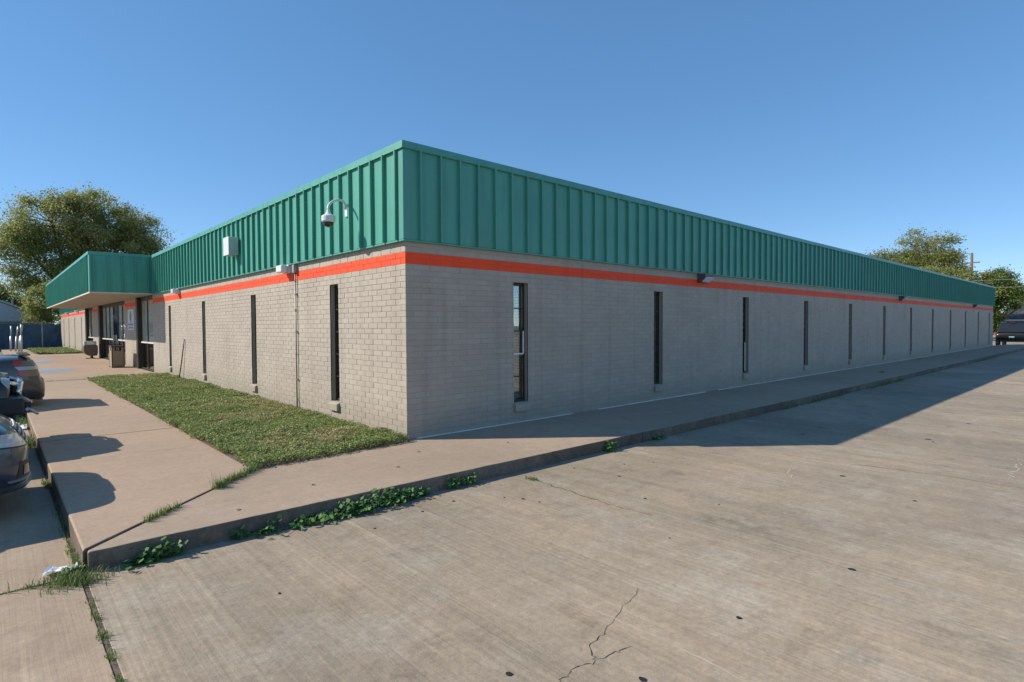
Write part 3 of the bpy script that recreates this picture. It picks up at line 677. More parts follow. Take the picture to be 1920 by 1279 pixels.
# newspaper rack
t = thing('newspaper_rack', 'brown rounded newspaper box with a white display top by the far column', 'newspaper box', (-.5, 30.0, 0))
pr = [(-.27, .28), (-.31, .42), (-.31, .62), (-.28, .70), (.28, .70), (.30, .6), (.30, .30), (.26, .14), (-.08, .14)]
n = len(pr); bm_ = MB(); bm_.add([(p[0], -.3, p[1]) for p in pr]+[(p[0], .3, p[1]) for p in pr], [tuple(range(n)), tuple(reversed(range(n, 2*n)))]+[(i, n+i, n+(i+1) % n, (i+1) % n) for i in range(n)])
bm_.build('cabinet', M['brownplastic'], t, bevel=.03, seg=3)
MB().box(-.28, .24, -.28, .28, .705, .90).build('display_frame', M['boxgrey'], t, bevel=.02)
MB().box(-.16, .13, -.29, -.281, .74, .85).build('display_card', M['paper'], t)
MB().box(-.2, .2, -.22, .22, .0, .03).build('base_plate', M['darkbrown'], t, bevel=.01)
MB().tube([(.06, 0, .03), (.06, 0, .25)], .06, 12).build('pedestal', M['darkbrown'], t)
for z in (.30, .42, .54): MB().box(-.22, .2, -.315, -.3, z, z+.04).build('rib', M['brownplastic'], t, bevel=.008)

# ================================================================== GROUND COVER AND WEEDS
rs = np.random.RandomState(5)
def leaf_mesh(name, P_, N_, S_, R__, mat, parent=None, aspect=1., fold=0.):
    """many small leaf quads: positions, normals, sizes, colour values"""
    n = len(P_); t = rs.normal(size=(n, 3)); N_ = N_/np.linalg.norm(N_, axis=1)[:, None]
    a = np.cross(N_, t); a /= np.linalg.norm(a, axis=1)[:, None]; b = np.cross(N_, a)
    a = a*S_[:, None]*aspect; b = b*S_[:, None]
    V = np.stack([P_-b*.5, P_+a*.42+b*.08, P_+b*.6, P_-a*.42+b*.08], 1).reshape(-1, 3)
    me = bpy.data.meshes.new(name); me.vertices.add(4*n); me.vertices.foreach_set('co', V.ravel().astype(np.float32))
    me.loops.add(4*n); me.loops.foreach_set('vertex_index', np.arange(4*n, dtype=np.int32)); me.polygons.add(n)
    me.polygons.foreach_set('loop_start', np.arange(0, 4*n, 4, dtype=np.int32)); me.polygons.foreach_set('loop_total', np.full(n, 4, dtype=np.int32))
    at = me.attributes.new('rnd', 'FLOAT', 'FACE'); at.data.foreach_set('value', np.clip(R__, 0.001, 1).astype(np.float32))
    me.materials.append(mat); me.update(calc_edges=True); me.validate()
    o = bpy.data.objects.new(name, me); C.objects.link(o)
    if parent: o.parent = parent
    return o
def vnoise(x, y, sc, seed):
    r = np.random.RandomState(seed); tb = r.rand(64, 64); X_, Y_ = x*sc, y*sc; i, j = np.floor(X_).astype(int), np.floor(Y_).astype(int); fx, fy = X_-i, Y_-j
    fx = fx*fx*(3-2*fx); fy = fy*fy*(3-2*fy); g_ = lambda a, b: tb[a % 64, b % 64]
    return (g_(i, j)*(1-fx)+g_(i+1, j)*fx)*(1-fy)+(g_(i, j+1)*(1-fx)+g_(i+1, j+1)*fx)*fy
lawn = tag(MB().poly([(-2.10, -.20), (-1.0, -.12), (-.02, -.05), (-.002, 14.97), (-2.07, 14.97)], -.2, -.012).build('lawn', M['soil']), kind='structure')
def cover(name, x0, x1, y0, y1, dens, smin, smax, inside, par, dry=1.):
    n = int((x1-x0)*(y1-y0)*dens); x = rs.uniform(x0, x1, n); y = rs.uniform(y0, y1, n)
    k = inside(x, y); x, y = x[k], y[k]; n = len(x)
    den = vnoise(x, y, 2.2, 1)*.6+vnoise(x, y, 6., 2)*.4; patch = vnoise(x, y, .9, 3)*.55+vnoise(x, y, 3.1, 4)*.45
    hmax = .03+.10*den+.03*vnoise(x, y, 11., 6); z = hmax*rs.rand(n)**.55
    N_ = rs.normal(size=(n, 3))*.55+np.array([0, 0, 1.]); S_ = rs.uniform(smin, smax, n)*(.7+.6*den)
    col = .15+.35*rs.rand(n)+np.clip((patch-.47)*3.2*dry, 0, .75)*rs.rand(n)*np.clip((x-x0-.25)*2.2, .1, 1)*np.clip((y-y0-.1)*2 if y0 < 0 else y*0+1, .1, 1)+.15*z/.1*rs.rand(n)
    return tag(leaf_mesh(name, np.stack([x, y, z], 1), N_, S_, col, M['grass'], par), kind='stuff')
edge = lambda x, y: (y > -.20+ (x+2.1)*.066-.09*vnoise(x, y, 6., 8)) & (x > -2.10-.13*vnoise(x, y, 4., 9)+.02) & (y < 15.0-.12*vnoise(x, y, 2., 10))
o = cover('lawn_clover', -2.2, -.004, -.30, 5, 8000, .015, .029, edge, lawn); o = cover('lawn_clover', -2.2, -.004, 5, 15.0, 3400, .022, .038, edge, lawn)
def blades(name, pts, hmin, hmax, wid, mat, par=None, dryness=.3, kind=None):
    mb = MB(); r = rng
    for (x, y, z) in pts:
        h = r.uniform(hmin, hmax); a = r.uniform(0, 6.28); l = r.uniform(.15, .9)*h; w_ = wid*r.uniform(.6, 1.3); dx, dy = math.cos(a), math.sin(a)
        p = [(x, y, z), (x+dx*l*.35, y+dy*l*.35, z+h*.62), (x+dx*l, y+dy*l, z+h*r.uniform(.75, 1.))]
        c = r.random()*(.55)+ (.4 if r.random() < dryness else 0)
        s_ = (-dy*w_, dx*w_)
        mb.add([(p[0][0]-s_[0], p[0][1]-s_[1], z), (p[0][0]+s_[0], p[0][1]+s_[1], z), (p[1][0]+s_[0]*.7, p[1][1]+s_[1]*.7, p[1][2]), (p[1][0]-s_[0]*.7, p[1][1]-s_[1]*.7, p[1][2]), p[2]], [(0, 1, 2, 3), (3, 2, 4)], 0, min(.999, max(.001, c)))
    o = mb.build(name, mat, par)
    if kind: o['kind'] = kind
    return o
def gp(cx, cy, sx, sy, n, z=LOTZ): return [(rng.gauss(cx, sx), rng.gauss(cy, sy), z) for _ in range(n)]
def along(p, q, n, jit, z): return [(p[0]+(q[0]-p[0])*t+rng.gauss(0, jit), p[1]+(q[1]-p[1])*t+rng.gauss(0, jit), z) for t in [rng.random() for _ in range(n)]]
def tuft(label, pts, h0, h1, wid=.0035, dry=.3):
    line = any(k in label for k in ('joint', 'fringe', 'gutter', 'stalks'))
    return tag(blades('grass_tuft' if not line else 'joint_grass', pts, h0, h1, wid, M['tuft'], None, dry), label, 'grass tuft' if not line else 'grass', None if line else 'grass tufts in the paving joints', 'stuff' if line else None)
tuft('spreading clump of mixed grass at the corner of the kerb beside the crumpled paper', gp(-3.87, -2.0, .085, .06, 420)+gp(-3.825, -1.75, .02, .13, 130)+gp(-4.02, -1.885, .09, .02, 110), .02, .10, .003, .5)
tuft('low grass growing in the paving joint running left from the kerb corner', along((-4.0, -1.875), (-5.2, -1.87), 120, .012, LOTZ), .01, .04, .003, .6)
tuft('sparse grass in the long paving joint running towards the bottom edge', [p for c, q in ((-2.42, 26), (-2.66, 50), (-2.95, 70), (-3.22, 30), (-3.55, 60), (-3.85, 40)) for p in gp(-3.826, c, .014, .05, q)], .012, .045, .003, .5)
tuft('grass filling the diagonal sidewalk joint next to the lawn corner', along((-2.06, -.2), (-2.62, -.73), 520, .018, -.01)+gp(-2.62, -.74, .025, .02, 120, -.01), .04, .12, .0032, .2)
tuft('small grass sprig midway along the diagonal sidewalk joint', along((-3.05, -1.13), (-3.36, -1.42), 260, .018, -.01), .03, .09, .0032, .2)
tuft('tall thin seeding grass stalks rising from the diagonal joint', [( -2.6+.17*k, -.72+.16*k, -.01) for k in range(4)]+gp(-2.66, -.77, .02, .02, 16, -.01), .16, .26, .0016, .6)
tuft('pale green weed clump in the gutter between the two nearest cars', gp(-3.875, 4.35, .035, .2, 300), .04, .14, .006, .3)
tuft('dark weeds in the gutter beneath the black truck', gp(-3.875, 6.9, .03, .45, 200), .04, .14, .006, .1)
tuft('small weed in the gutter by the nearest kerb joint', gp(-3.845, 1.25, .02, .12, 110), .02, .08, .005, .4)
tuft('scruffy dry grass in the gutter behind the kerb corner', gp(-3.835, -.6, .012, .5, 130)+gp(-3.84, -1.3, .014, .15, 70), .012, .06, .003, .6)
tuft('tiny sprig of grass on the lot crack near the kerb', gp(.225, -2.28, .02, .05, 60), .02, .045, .004, .1)
tuft('thin grass line along the sidewalk joint before the blue paint', along((-3.7, 14.99), (-2.15, 14.99), 220, .012, -.005), .02, .06, .004, .3)
for (x, yk, lb) in ((9.2, 40, 'nearest'), (14.5, 30, 'middle'), (30.0, 40, 'farthest')):
    tuft('%s thin grass fringe at the foot of the shaded kerb' % lb, along((x-1.6, K(x)-.03), (x+1.9, K(x)-.03), 160, .02, LOTZ), .03, .09, .006, .3)
for (x, y, lb) in ((26.2, -.32, 'near'), (17.2, -1.25, 'far')): tuft('little %s sprout on the shaded side walk' % ('wall-side' if lb == 'near' else 'kerb-side'), gp(x, y, .05, .04, 40, 0), .02, .05, .01, .1)
# broad-leaf weeds along the kerb
def weed(label, pts, n, smin, smax, h, par=None):
    t = thing('kerb_weed', label, 'weed', (pts[0][0], pts[0][1], LOTZ), 0., 'leafy weeds growing along the kerb'); ox, oy = pts[0][:2]
    stem = MB(); Pn = []; Nn = []; S = []; Cc = []
    for i in range(n):
        a = rng.choice(pts); wdt = a[2]; hh = a[3]
        px, py = rng.gauss(a[0], wdt), min(rng.gauss(a[1], wdt*.45), K(a[0])-.012); pz = LOTZ+abs(rng.gauss(0, 1))*hh*.5+.012
        pz = min(pz, LOTZ+hh*1.3)
        if py < a[1]-.03: pz = min(pz, LOTZ+.06)
        Pn.append((px-ox, py-oy, pz-LOTZ)); Nn.append((rng.gauss(-.35, .45), rng.gauss(-.1, .5), 1.)); S.append(rng.uniform(smin, smax)); Cc.append(.1+.8*rng.random())
        if i % 4 == 0: stem.tube([(a[0]-ox+rng.gauss(0, wdt*.4), K(a[0])-.01-oy, 0), (px-ox, py-oy, pz-LOTZ)], .0018, 4, caps=False)
    leaf_mesh('leaves', np.array(Pn), np.array(Nn), np.array(S), np.array(Cc), M['weed'], t, 1.05)
    stem.build('stems', M['twig'], t)
weed('broad-leaf weed against the kerb nearest the kerb corner', [(-3.38, -1.92, .07, .12), (-3.28, -1.93, .05, .07), (-3.47, -1.93, .05, .03)], 150, .03, .062, .1)
weed('large trailing vine weed spilling along the foot of the kerb', [(-1.55, -1.97, .13, .14), (-1.35, -1.95, .10, .12), (-1.75, -1.98, .10, .11), (-1.95, -1.97, .12, .07), (-2.2, -1.96, .12, .05), (-1.2, -1.95, .06, .08)], 760, .025, .058, .1)
weed('small sprig of weed just left of the large trailing vine', [(-2.53, -1.93, .05, .1), (-2.62, -1.92, .08, .03)], 55, .03, .06, .1)
weed('lone curling sprig left of the small weed under the kerb', [(-2.8, -1.9, .04, .08)], 34, .03, .055, .1)
weed('medium leafy weed under the kerb right of the large vine', [(-.62, -1.93, .06, .09), (-.42, -1.95, .07, .09)], 110, .028, .055, .1)
weed('tiny sprig between the large vine and the medium weed', [(-1.0, -1.94, .035, .08)], 34, .025, .05, .1)
weed('bright compact weed where the kerb passes into shade', [(2.02, -1.96, .05, .13)], 90, .03, .06, .12)
weed('low dark weed on the shaded kerb just past the bright one', [(3.2, K(3.2)-.03, .09, .04)], 60, .03, .05, .05)
weed('pale leafy weed in the gutter at the kerb corner', [(-3.86, -1.45, .03, .1)], 40, .03, .055, .05)
# dead leaves
for i, (x, y) in enumerate([(-3.55, -2.06), (-3.52, -2.1), (-2.6, -2.1), (-2.5, -2.06), (-.9, -2.05), (-1.0, -2.1), (1.9, -2.02), (2.05, -2.06), (-2.7, -1.6), (-.9, -1.25), (-.3, -.75), (.9, -1.1), (-1.9, -1.3), (7.5, -1.2), (5.9, -4.85)]):
    l = MB(); a = rng.uniform(0, 6.28); z = (LOTZ if y < -1.9 else 0)+.003; ca, sa = math.cos(a)*.03, math.sin(a)*.03
    l.add([(x-ca, y-sa, z), (x+sa*.4, y-ca*.4, z+.006), (x+ca, y+sa, z+.004), (x-sa*.4, y+ca*.4, z+.01)], [(0, 1, 2, 3)])
    tag(l.build('dead_leaf', M['bark']), 'small dry brown leaf lying on the %s' % ('sidewalk slab' if y > -1.9 else 'parking lot near the kerb'), 'leaf', 'dead leaves on the sidewalk' if y > -1.9 else 'dead leaves on the lot')
# litter
pm = MB(); n = 7
for i in range(n):
    for j in range(4): pm.v.append((-4.02+.19*i/(n-1)+rng.gauss(0, .006), -1.80+.11*j/3+rng.gauss(0, .006)+.03*math.sin(i), LOTZ+.012+.028*abs(math.sin(i*1.3+j))+.01*rng.random()))
for i in range(n-1):
    for j in range(3): pm.f.append((i*4+j, i*4+j+1, i*4+j+5, i*4+j+4)); pm.m.append(0); pm.r.append(0.)
o = pm.build('paper_scrap', M['paper']); o.modifiers.new('s', 'SOLIDIFY').thickness = .003
tag(o, 'crumpled pale paper scrap in the grass at the kerb corner', 'litter')
pm = MB(); pm.add([(-3.97, 6.0, LOTZ+.01), (-3.85, 5.95, LOTZ+.03), (-3.83, 6.3, LOTZ+.06), (-3.95, 6.35, LOTZ+.015), (-3.9, 6.15, LOTZ+.07)], [(0, 1, 4), (1, 2, 4), (2, 3, 4), (3, 0, 4)])
o = pm.build('paper_scrap', M['paper']); o.modifiers.new('s', 'SOLIDIFY').thickness = .003
tag(o, 'white paper scrap lying in the gutter by the weed clump between the cars', 'litter')

# ================================================================== VEHICLES
def ring_half(w_, zb, zt):
    h = zt-zb
    return [(0, zb), (.80*w_, zb), (.955*w_, zb+.10*h), (w_, zb+.34*h), (.985*w_, zb+.66*h), (.945*w_, zt-.10*h), (.80*w_, zt-.01), (0, zt+.02)]
BODY = [None]
def wrap(t, name, mat, cx, c4, off=.006, th=.02, nu=12, nv=3):
    """a lamp or trim piece that hugs the body: c4 = four (angle deg, z) corners, angles about the vertical line x=cx"""
    bpy.context.view_layer.update(); ev = BODY[0].evaluated_get(bpy.context.evaluated_depsgraph_get()); out = []; inn = []
    for j in range(nv+1):
        for i in range(nu+1):
            u_, v_ = i/nu, j/nv
            q = [(c4[0][k]*(1-u_)+c4[1][k]*u_)*(1-v_)+(c4[3][k]*(1-u_)+c4[2][k]*u_)*v_ for k in (0, 1)]
            d = Vector((math.cos(R_(q[0])), math.sin(R_(q[0])), 0)); o_ = Vector((cx, 0, q[1]))+d*3
            ok, hit, nr, _ = ev.ray_cast(o_, -d)
            if not ok: hit, nr = Vector((cx, 0, q[1]))+d*.8, d
            if nr.dot(d) < 0: nr = -nr
            out.append(hit+nr*off); inn.append(hit-nr*th)
    m_ = MB(); W1 = nu+1; fs = [(j*W1+i, j*W1+i+1, (j+1)*W1+i+1, (j+1)*W1+i) for j in range(nv) for i in range(nu)]; n = len(out)
    rim = [i for i in range(nu)]+[j*W1+nu for j in range(nv)]+[nv*W1+nu-i for i in range(nu)]+[(nv-j)*W1 for j in range(nv)]
    m_.add(out+inn, fs+[tuple(n+k for k in reversed(f)) for f in fs]+[(rim[i], n+rim[i], n+rim[(i+1) % len(rim)], rim[(i+1) % len(rim)]) for i in range(len(rim))])
    return m_.build(name, M[mat], t, smooth=False)
def vehicle(label, cat, loc, rz, L, W, st, cabin, wheels, pm, group=None, name='parked_car', rr=.33):
    """st: (x fraction, width factor, z bottom, z top); cabin: rear base x, roof rear x, roof front x, screen base x, base z, roof z"""
    t = thing(name, label, cat, loc, rz, group); hw = W/2
    mb = MB(); n = None; rings = []
    for (fx, fwid, zb, zt) in st:
        hr = ring_half(fwid*hw, zb, zt); rg = [(fx*L, p[0], p[1]) for p in hr]+[(fx*L, -p[0], p[1]) for p in hr[-2:0:-1]]; n = len(rg); rings += rg
    fs = []
    for i in range(len(st)-1):
        for k in range(n): fs.append((i*n+k, (i+1)*n+k, (i+1)*n+(k+1) % n, i*n+(k+1) % n))
    fs.append(tuple(range(n))); fs.append(tuple(reversed(range((len(st)-1)*n, len(st)*n))))
    mb.add(rings, fs); BODY[0] = mb.build('body', pm, t, smooth=True, subsurf=2)
    x0, x1, x2, x3, zb, zr = cabin; wb, wt = hw*.90, hw*.70
    def hexa(e, name, mat, bev=0.):
        c = MB(); v = [(x0, -wb, zb), (x3, -wb, zb), (x3, wb, zb), (x0, wb, zb), (x1, -wt, zr), (x2, -wt, zr), (x2, wt, zr), (x1, wt, zr)]
        c.add(v, [(3, 2, 1, 0), (4, 5, 6, 7), (0, 1, 5, 4), (1, 2, 6, 5), (2, 3, 7, 6), (3, 0, 4, 7)]); return c.build(name, mat, t, bevel=bev, seg=3)
    hexa(0, 'cabin', pm, .06)
    B = [Vector(p) for p in ((x0, -wb, zb), (x3, -wb, zb), (x3, wb, zb), (x0, wb, zb))]; T_ = [Vector(p) for p in ((x1, -wt, zr), (x2, -wt, zr), (x2, wt, zr), (x1, wt, zr))]
    def pane(a, b, c, d, name, u0_, u1_, v0_, v1_):
        nn = (b-a).cross(d-a).normalized()
        f = lambda u_, v_: (a*(1-u_)+b*u_)*(1-v_)+(d*(1-u_)+c*u_)*v_
        q = [f(u0_, v0_), f(u1_, v0_), f(u1_, v1_), f(u0_, v1_)]; m_ = MB(); m_.add([p+nn*.006 for p in q]+[p-nn*.01 for p in q], [(0, 1, 2, 3), (7, 6, 5, 4), (0, 4, 5, 1), (1, 5, 6, 2), (2, 6, 7, 3), (3, 7, 4, 0)])
        m_.build(name, M['carglass'], t)
    pane(B[1], B[2], T_[2], T_[1], 'windscreen', .06, .94, .06, .92); pane(B[3], B[0], T_[0], T_[3], 'rear_window', .08, .92, .1, .92)
    for (a, b, c, d) in ((B[0], B[1], T_[1], T_[0]), (B[2], B[3], T_[3], T_[2])):
        pane(a, b, c, d, 'side_window', .08, .48, .08, .9); pane(a, b, c, d, 'side_window', .52, .92, .08, .9)
    for wx in wheels:
        for s in (-1, 1):
            y = s*(hw-.10)
            ar = MB().tube([(wx, s*(hw-.2), rr+.02), (wx, s*(hw+.004), rr+.02)], rr+.06, 28); ar.build('wheel_arch', M['plastic'], t)
            ty = MB().tube([(wx, y-s*.1, rr), (wx, y-s*.09, rr), (wx, y+s*.10, rr), (wx, y+s*.115, rr)], [rr-.03, rr, rr, rr-.03], 28).build('wheel', M['tyre'], t, smooth=False)
            rm = MB().tube([(wx, y+s*.1, rr), (wx, y+s*.118, rr)], rr*.66, 24); 
            for q in range(5):
                a = 2*math.pi*q/5; rm.tube([(wx, y+s*.123, rr), (wx+math.cos(a)*rr*.62, y+s*.121, rr+math.sin(a)*rr*.62)], .028, 6)
            rm.build('rim', M['rim'], ty)
    return t, hw, L
def bit(t, name, mat, x0, x1, y0, y1, z0, z1, bev=.01): return MB().box(x0, x1, y0, y1, z0, z1).build(name, M[mat], t, bevel=bev, seg=3)
sedan_st = [(-.5, .74, .42, .84), (-.488, .86, .34, .97), (-.45, .94, .28, 1.03), (-.3, .985, .22, 1.02), (-.1, 1, .2, .97), (.1, 1, .2, .95), (.28, .995, .2, .96), (.37, .975, .22, .94), (.435, .93, .23, .90), (.468, .86, .24, .83), (.484, .76, .25, .74), (.4935, .64, .27, .66), (.4985, .48, .30, .61), (.5, .30, .34, .57)]
# nearest car, nose to the kerb
tA, hw, L = vehicle('dark blue-grey car at the left edge, nose over the kerb', 'car', (-6.31, .72, LOTZ), 0, 4.6, 1.82, sedan_st, (-1.95, -1.2, .25, 1.1, .93, 1.45), (-1.35, 1.42), M['p_blue'], 'cars parked nose or tail to the front walk')
def surf_patch(t, name, mat, pts, th=.012):
    m_ = MB(); pts = [Vector(p) for p in pts]; n = len(pts); c = sum(pts, Vector())/n; nn = Vector()
    for i in range(n): nn += (pts[i]-c).cross(pts[(i+1) % n]-c)
    nn.normalize(); m_.add([p+nn*th for p in pts]+[p-nn*.03 for p in pts], [tuple(range(n)), tuple(reversed(range(n, 2*n)))]+[(i, n+i, n+(i+1) % n, (i+1) % n) for i in range(n)])
    return m_.build(name, M[mat], t, bevel=.008, seg=2)
for s in (-1, 1):
    wrap(tA, 'headlight', 'clearlens', 1.5, [(s*66, .70), (s*30, .64), (s*28, .745), (s*62, .80)], .008)
    wrap(tA, 'headlight_trim', 'plastic', 1.5, [(s*67, .688), (s*29, .625), (s*29, .638), (s*66, .70)], .007)
    fl = wrap(tA, 'fog_lamp_recess', 'plastic', 1.5, [(s*46, .37), (s*28, .36), (s*28, .50), (s*43, .52)], .004)
    wrap(fl, 'bezel', 'galv', 1.5, [(s*50, .348), (s*24, .338), (s*24, .352), (s*50, .362)], .014)
    wrap(fl, 'lamp', 'blackglass', 1.5, [(s*41, .39), (s*32, .385), (s*32, .47), (s*40, .48)], .010)
for k in range(4): wrap(tA, 'grille_slat', 'galv', 1.5, [(-25+k, .640+.044*k), (25-k, .640+.044*k), (25-k, .662+.044*k), (-25+k, .662+.044*k)], .016)
wrap(tA, 'grille', 'plastic', 1.5, [(-26, .625), (26, .625), (22, .80), (-22, .80)], .004, nv=6)
wrap(tA, 'bumper_lip', 'p_gun', 1.5, [(-58, .275), (58, .275), (58, .30), (-58, .30)], .03, nu=24, nv=1)
for k in range(2): wrap(tA, 'intake_slot', 'plastic', 1.5, [(-20, .40+.06*k), (20, .40+.06*k), (20, .435+.06*k), (-20, .435+.06*k)], .006, nv=1)
# black 4x4 with a steel winch bumper, second in the row
jeep_st = [(-.5, .90, .55, 1.16), (-.49, .97, .52, 1.2), (-.3, 1, .5, 1.22), (0, 1, .5, 1.22), (.18, 1, .5, 1.22), (.3, .95, .52, 1.21), (.42, .86, .55, 1.19), (.478, .82, .58, 1.15), (.494, .80, .6, 1.08), (.5, .78, .62, 1.0)]
tB, hw, L = vehicle('black four-wheel-drive truck with a tubular steel front bumper, between the blue-grey and gunmetal cars', 'truck', (-6.30, 3.5, LOTZ), 0, 4.4, 1.86, jeep_st, (-2.1, -1.95, .25, .6, 1.2, 1.85), (-1.4, 1.42), M['p_black'], 'cars parked nose or tail to the front walk', 'parked_truck', .41)
bit(tB, 'bumper', 'darkmetal', 2.06, 2.33, -.93, .93, .66, .86, .02)
MB().tube([(2.27, -.46, .85), (2.29, -.46, .93), (2.30, -.41, 1.0), (2.31, -.32, 1.02), (2.31, .32, 1.02), (2.30, .41, 1.0), (2.29, .46, .93), (2.27, .46, .85)], .036, 12).build('bull_bar', M['chrome'], tB, smooth=True)
for s in (-1, 1):
    MB().tube([(2.05, s*.60, 1.02), (2.20, s*.54, 1.03), (2.30, s*.41, 1.0)], .03, 10).build('bull_bar_brace', M['chrome'], tB, smooth=True)
    yc_ = s*.78
    sh = [(2.40+.06*math.sin(a), yc_+.045*math.cos(a), .69-.05*math.sin(a)) for a in [math.pi*k/8*1.5-.6 for k in range(9)]]
    rg = MB().tube(sh, .017, 8).build('tow_shackle', M['galv'], tB, smooth=True); MB().tube([(2.36, yc_-.07, .71), (2.36, yc_+.10, .71)], .022, 8).build('pin', M['galv'], rg)
    bit(tB, 'shackle_mount', 'darkmetal', 2.331, 2.40, yc_-.02, yc_+.02, .67, .80, .008)
    MB().tube([(2.12, s*.60, 1.0), (2.20, s*.60, 1.0)], [.115, .10], 20).build('headlight', M['clearlens'], tB)
for k in range(7): bit(tB, 'grille_slot', 'plastic', 2.16, 2.206, -.36+.11*k, -.30+.11*k, .9, 1.1, .01)
bit(tB, 'winch', 'plastic', 2.2, 2.32, -.25, .25, .861, 1.0, .03)
bit(tB, 'skid_plate', 'plastic', 2.0, 2.26, -.5, .5, .45, .655, .03)
for s in (-1, 1): bit(tB, 'fender_flare', 'plastic', .95, 1.95, s*.93-.09, s*.93+.09, .86, .95, .03)
# gunmetal car, tail over the kerb
gun_st = [(-.5, .70, .34, .66), (-.494, .80, .30, .70), (-.482, .88, .27, .735), (-.474, .885, .26, .98), (-.455, .92, .26, 1.13), (-.42, .955, .25, 1.20), (-.3, .985, .22, 1.16), (-.1, 1, .2, 1.05), (.1, 1, .2, .99), (.28, .995, .2, .96), (.40, .95, .22, .9), (.46, .88, .25, .82), (.49, .78, .3, .68), (.5, .68, .34, .58)]
tC, hw, L = vehicle('gunmetal car third from the left edge, tail and red-and-clear rear lamp over the kerb', 'car', (-5.86, 9.0, LOTZ), math.pi, 4.8, 1.84, gun_st, (-1.75, -.85, .45, 1.3, 1.04, 1.48), (-1.42, 1.45), M['p_gun'], 'cars parked nose or tail to the front walk')
for s in (-1, 1):
    A_ = lambda a: 180-s*a
    wrap(tC, 'tail_light', 'red', -1.5, [(A_(66), 1.0), (A_(60), .98), (A_(55), 1.085), (A_(63), 1.09)], .010)
    wrap(tC, 'tail_light_edge', 'amber', -1.5, [(A_(60), .98), (A_(34), .98), (A_(34), 1.08), (A_(55), 1.085)], .010)
    wrap(tC, 'reversing_light', 'clearlens', -1.5, [(A_(61), .90), (A_(34), .90), (A_(34), .972), (A_(64), .972)], .014)
    wrap(tC, 'indicator_light', 'amber', -1.5, [(A_(55), .775), (A_(34), .775), (A_(34), .892), (A_(60), .892)], .010)
    wrap(tC, 'reflector', 'red', -1.5, [(A_(60), .80), (A_(55), .775), (A_(57), .892), (A_(62), .892)], .012, nu=4)
    MB().tube([(-2.2, s*.45, .30), (-2.36, s*.45, .29)], .045, 14).build('exhaust_tip', M['chrome'], tC)
bit(tC, 'number_plate', 'signwhite', -2.31, -2.295, -.16, .16, .8, .92, .003)
bit(tC, 'boot_spoiler', 'p_gun', -2.17, -1.98, -.72, .72, 1.185, 1.215, .012)
# black SUV behind the far end
suv_st = [(-.5, .88, .42, .80), (-.49, .95, .36, .98), (-.47, .97, .33, 1.08), (-.3, 1, .3, 1.1), (0, 1, .28, 1.08), (.2, 1, .28, 1.08), (.34, .98, .3, 1.06), (.44, .94, .32, 1.0), (.485, .86, .36, .9), (.5, .76, .42, .75)]
tD, hw, L = vehicle('black sport utility vehicle standing beyond the far end of the building', 'car', (54.2, -.55, LOTZ), 0, 4.9, 1.98, suv_st, (-2.36, -1.95, .55, 1.35, 1.04, 1.78), (-1.5, 1.5), M['p_black'], None, 'parked_car', .37)
bit(tD, 'number_plate', 'boxgrey', -2.475, -2.45, -.16, .16, .62, .74, .004); bit(tD, 'brake_light', 'red', -2.10, -2.0, -.16, .16, 1.72, 1.745, .006)
for s in (-1, 1): bit(tD, 'tail_light', 'red', -2.44, -2.2, s*.93-.05, s*.93+.05, .88, 1.06, .02); bit(tD, 'roof_rail', 'galv', -1.8, .4, s*.66-.02, s*.66+.02, 1.785, 1.82, .008)
bit(tD, 'rear_bumper', 'plastic', -2.49, -2.3, -.9, .9, .34, .5, .04)
# pale car far left by the fence
tE, hw, L = vehicle('pale silver car far away at the left edge by the fence', 'car', (-6.55, 52.5, LOTZ), 0, 4.5, 1.8, sedan_st, (-1.95, -1.2, .25, 1.1, .93, 1.45), (-1.35, 1.35), M['p_white'])
for s in (-1, 1): bit(tE, 'headlight', 'red', 2.12, 2.2, s*.7-.12, s*.7+.12, .66, .78, .02)

# ================================================================== BACKGROUND LEFT
for k, (x, y, h, lx, lb) in enumerate(((-3.34, 46.5, 1.75, .06, 'leftmost of the four'), (-3.12, 45.3, 1.72, .18, 'second from the left'), (-2.98, 44.2, 1.78, .24, 'third from the left, tilted most'), (-2.84, 43.7, 1.85, .02, 'rightmost of the four'))):
    t = thing('steel_post', 'thin galvanised steel post by the far drive, %s' % lb, 'post', (x, y, -.15 if False else 0), 0, 'galvanised posts by the far drive')
    MB().tube([(0, 0, -.1), (lx*.5, 0, h*.6)], .055, 10).build('pipe', M['galv'], t, smooth=True)
    MB().tube([(lx*.5, 0, h*.6), (lx, 0, h)], .042, 10).build('upper_pipe', M['galv'], t, smooth=True)
    MB().tube([(lx, 0, h), (lx, 0, h+.03)], .052, 10).build('cap', M['galv'], t)
gl = MB().poly([(-2.3, 38.6), (-.25, 37.7), (-.02, 49.5), (-2.3, 49.8)], -.2, -.01).build('far_lawn', M['soil']); tag(gl, kind='structure')
cover('lawn_clover', -2.35, -.02, 38, 49.7, 700, .05, .1, lambda x, y: y > 38.6-.4*(x+2.3), gl, .4)
t = thing('screened_fence', 'dark blue screened chain-link fence in shade left of the building end', 'fence', (0, 54.6, -.18))
for k in range(9):
    x = -11.0+1.4*k; MB().tube([(x, .0, 0), (x, .0, 2.2)], .035, 8).build('post', M['conduit'], t)
    if k < 8:
        m_ = MB(); n = 6
        for i in range(n+1):
            for zz in (0.08, .8, 1.5, 2.12): m_.v.append((x+.04+1.32*i/n, .03+.05*math.sin(i*2.1+zz*3+k), zz+rng.gauss(0, .02)))
        for i in range(n):
            for j in range(3): m_.f.append((i*4+j, (i+1)*4+j, (i+1)*4+j+1, i*4+j+1)); m_.m.append(0); m_.r.append(0.)
        m_.build('screen_panel', M['screen'], t)
MB().tube([(-11, 0, 2.2), (.2, 0, 2.2)], .022, 8).build('top_rail', M['conduit'], t)
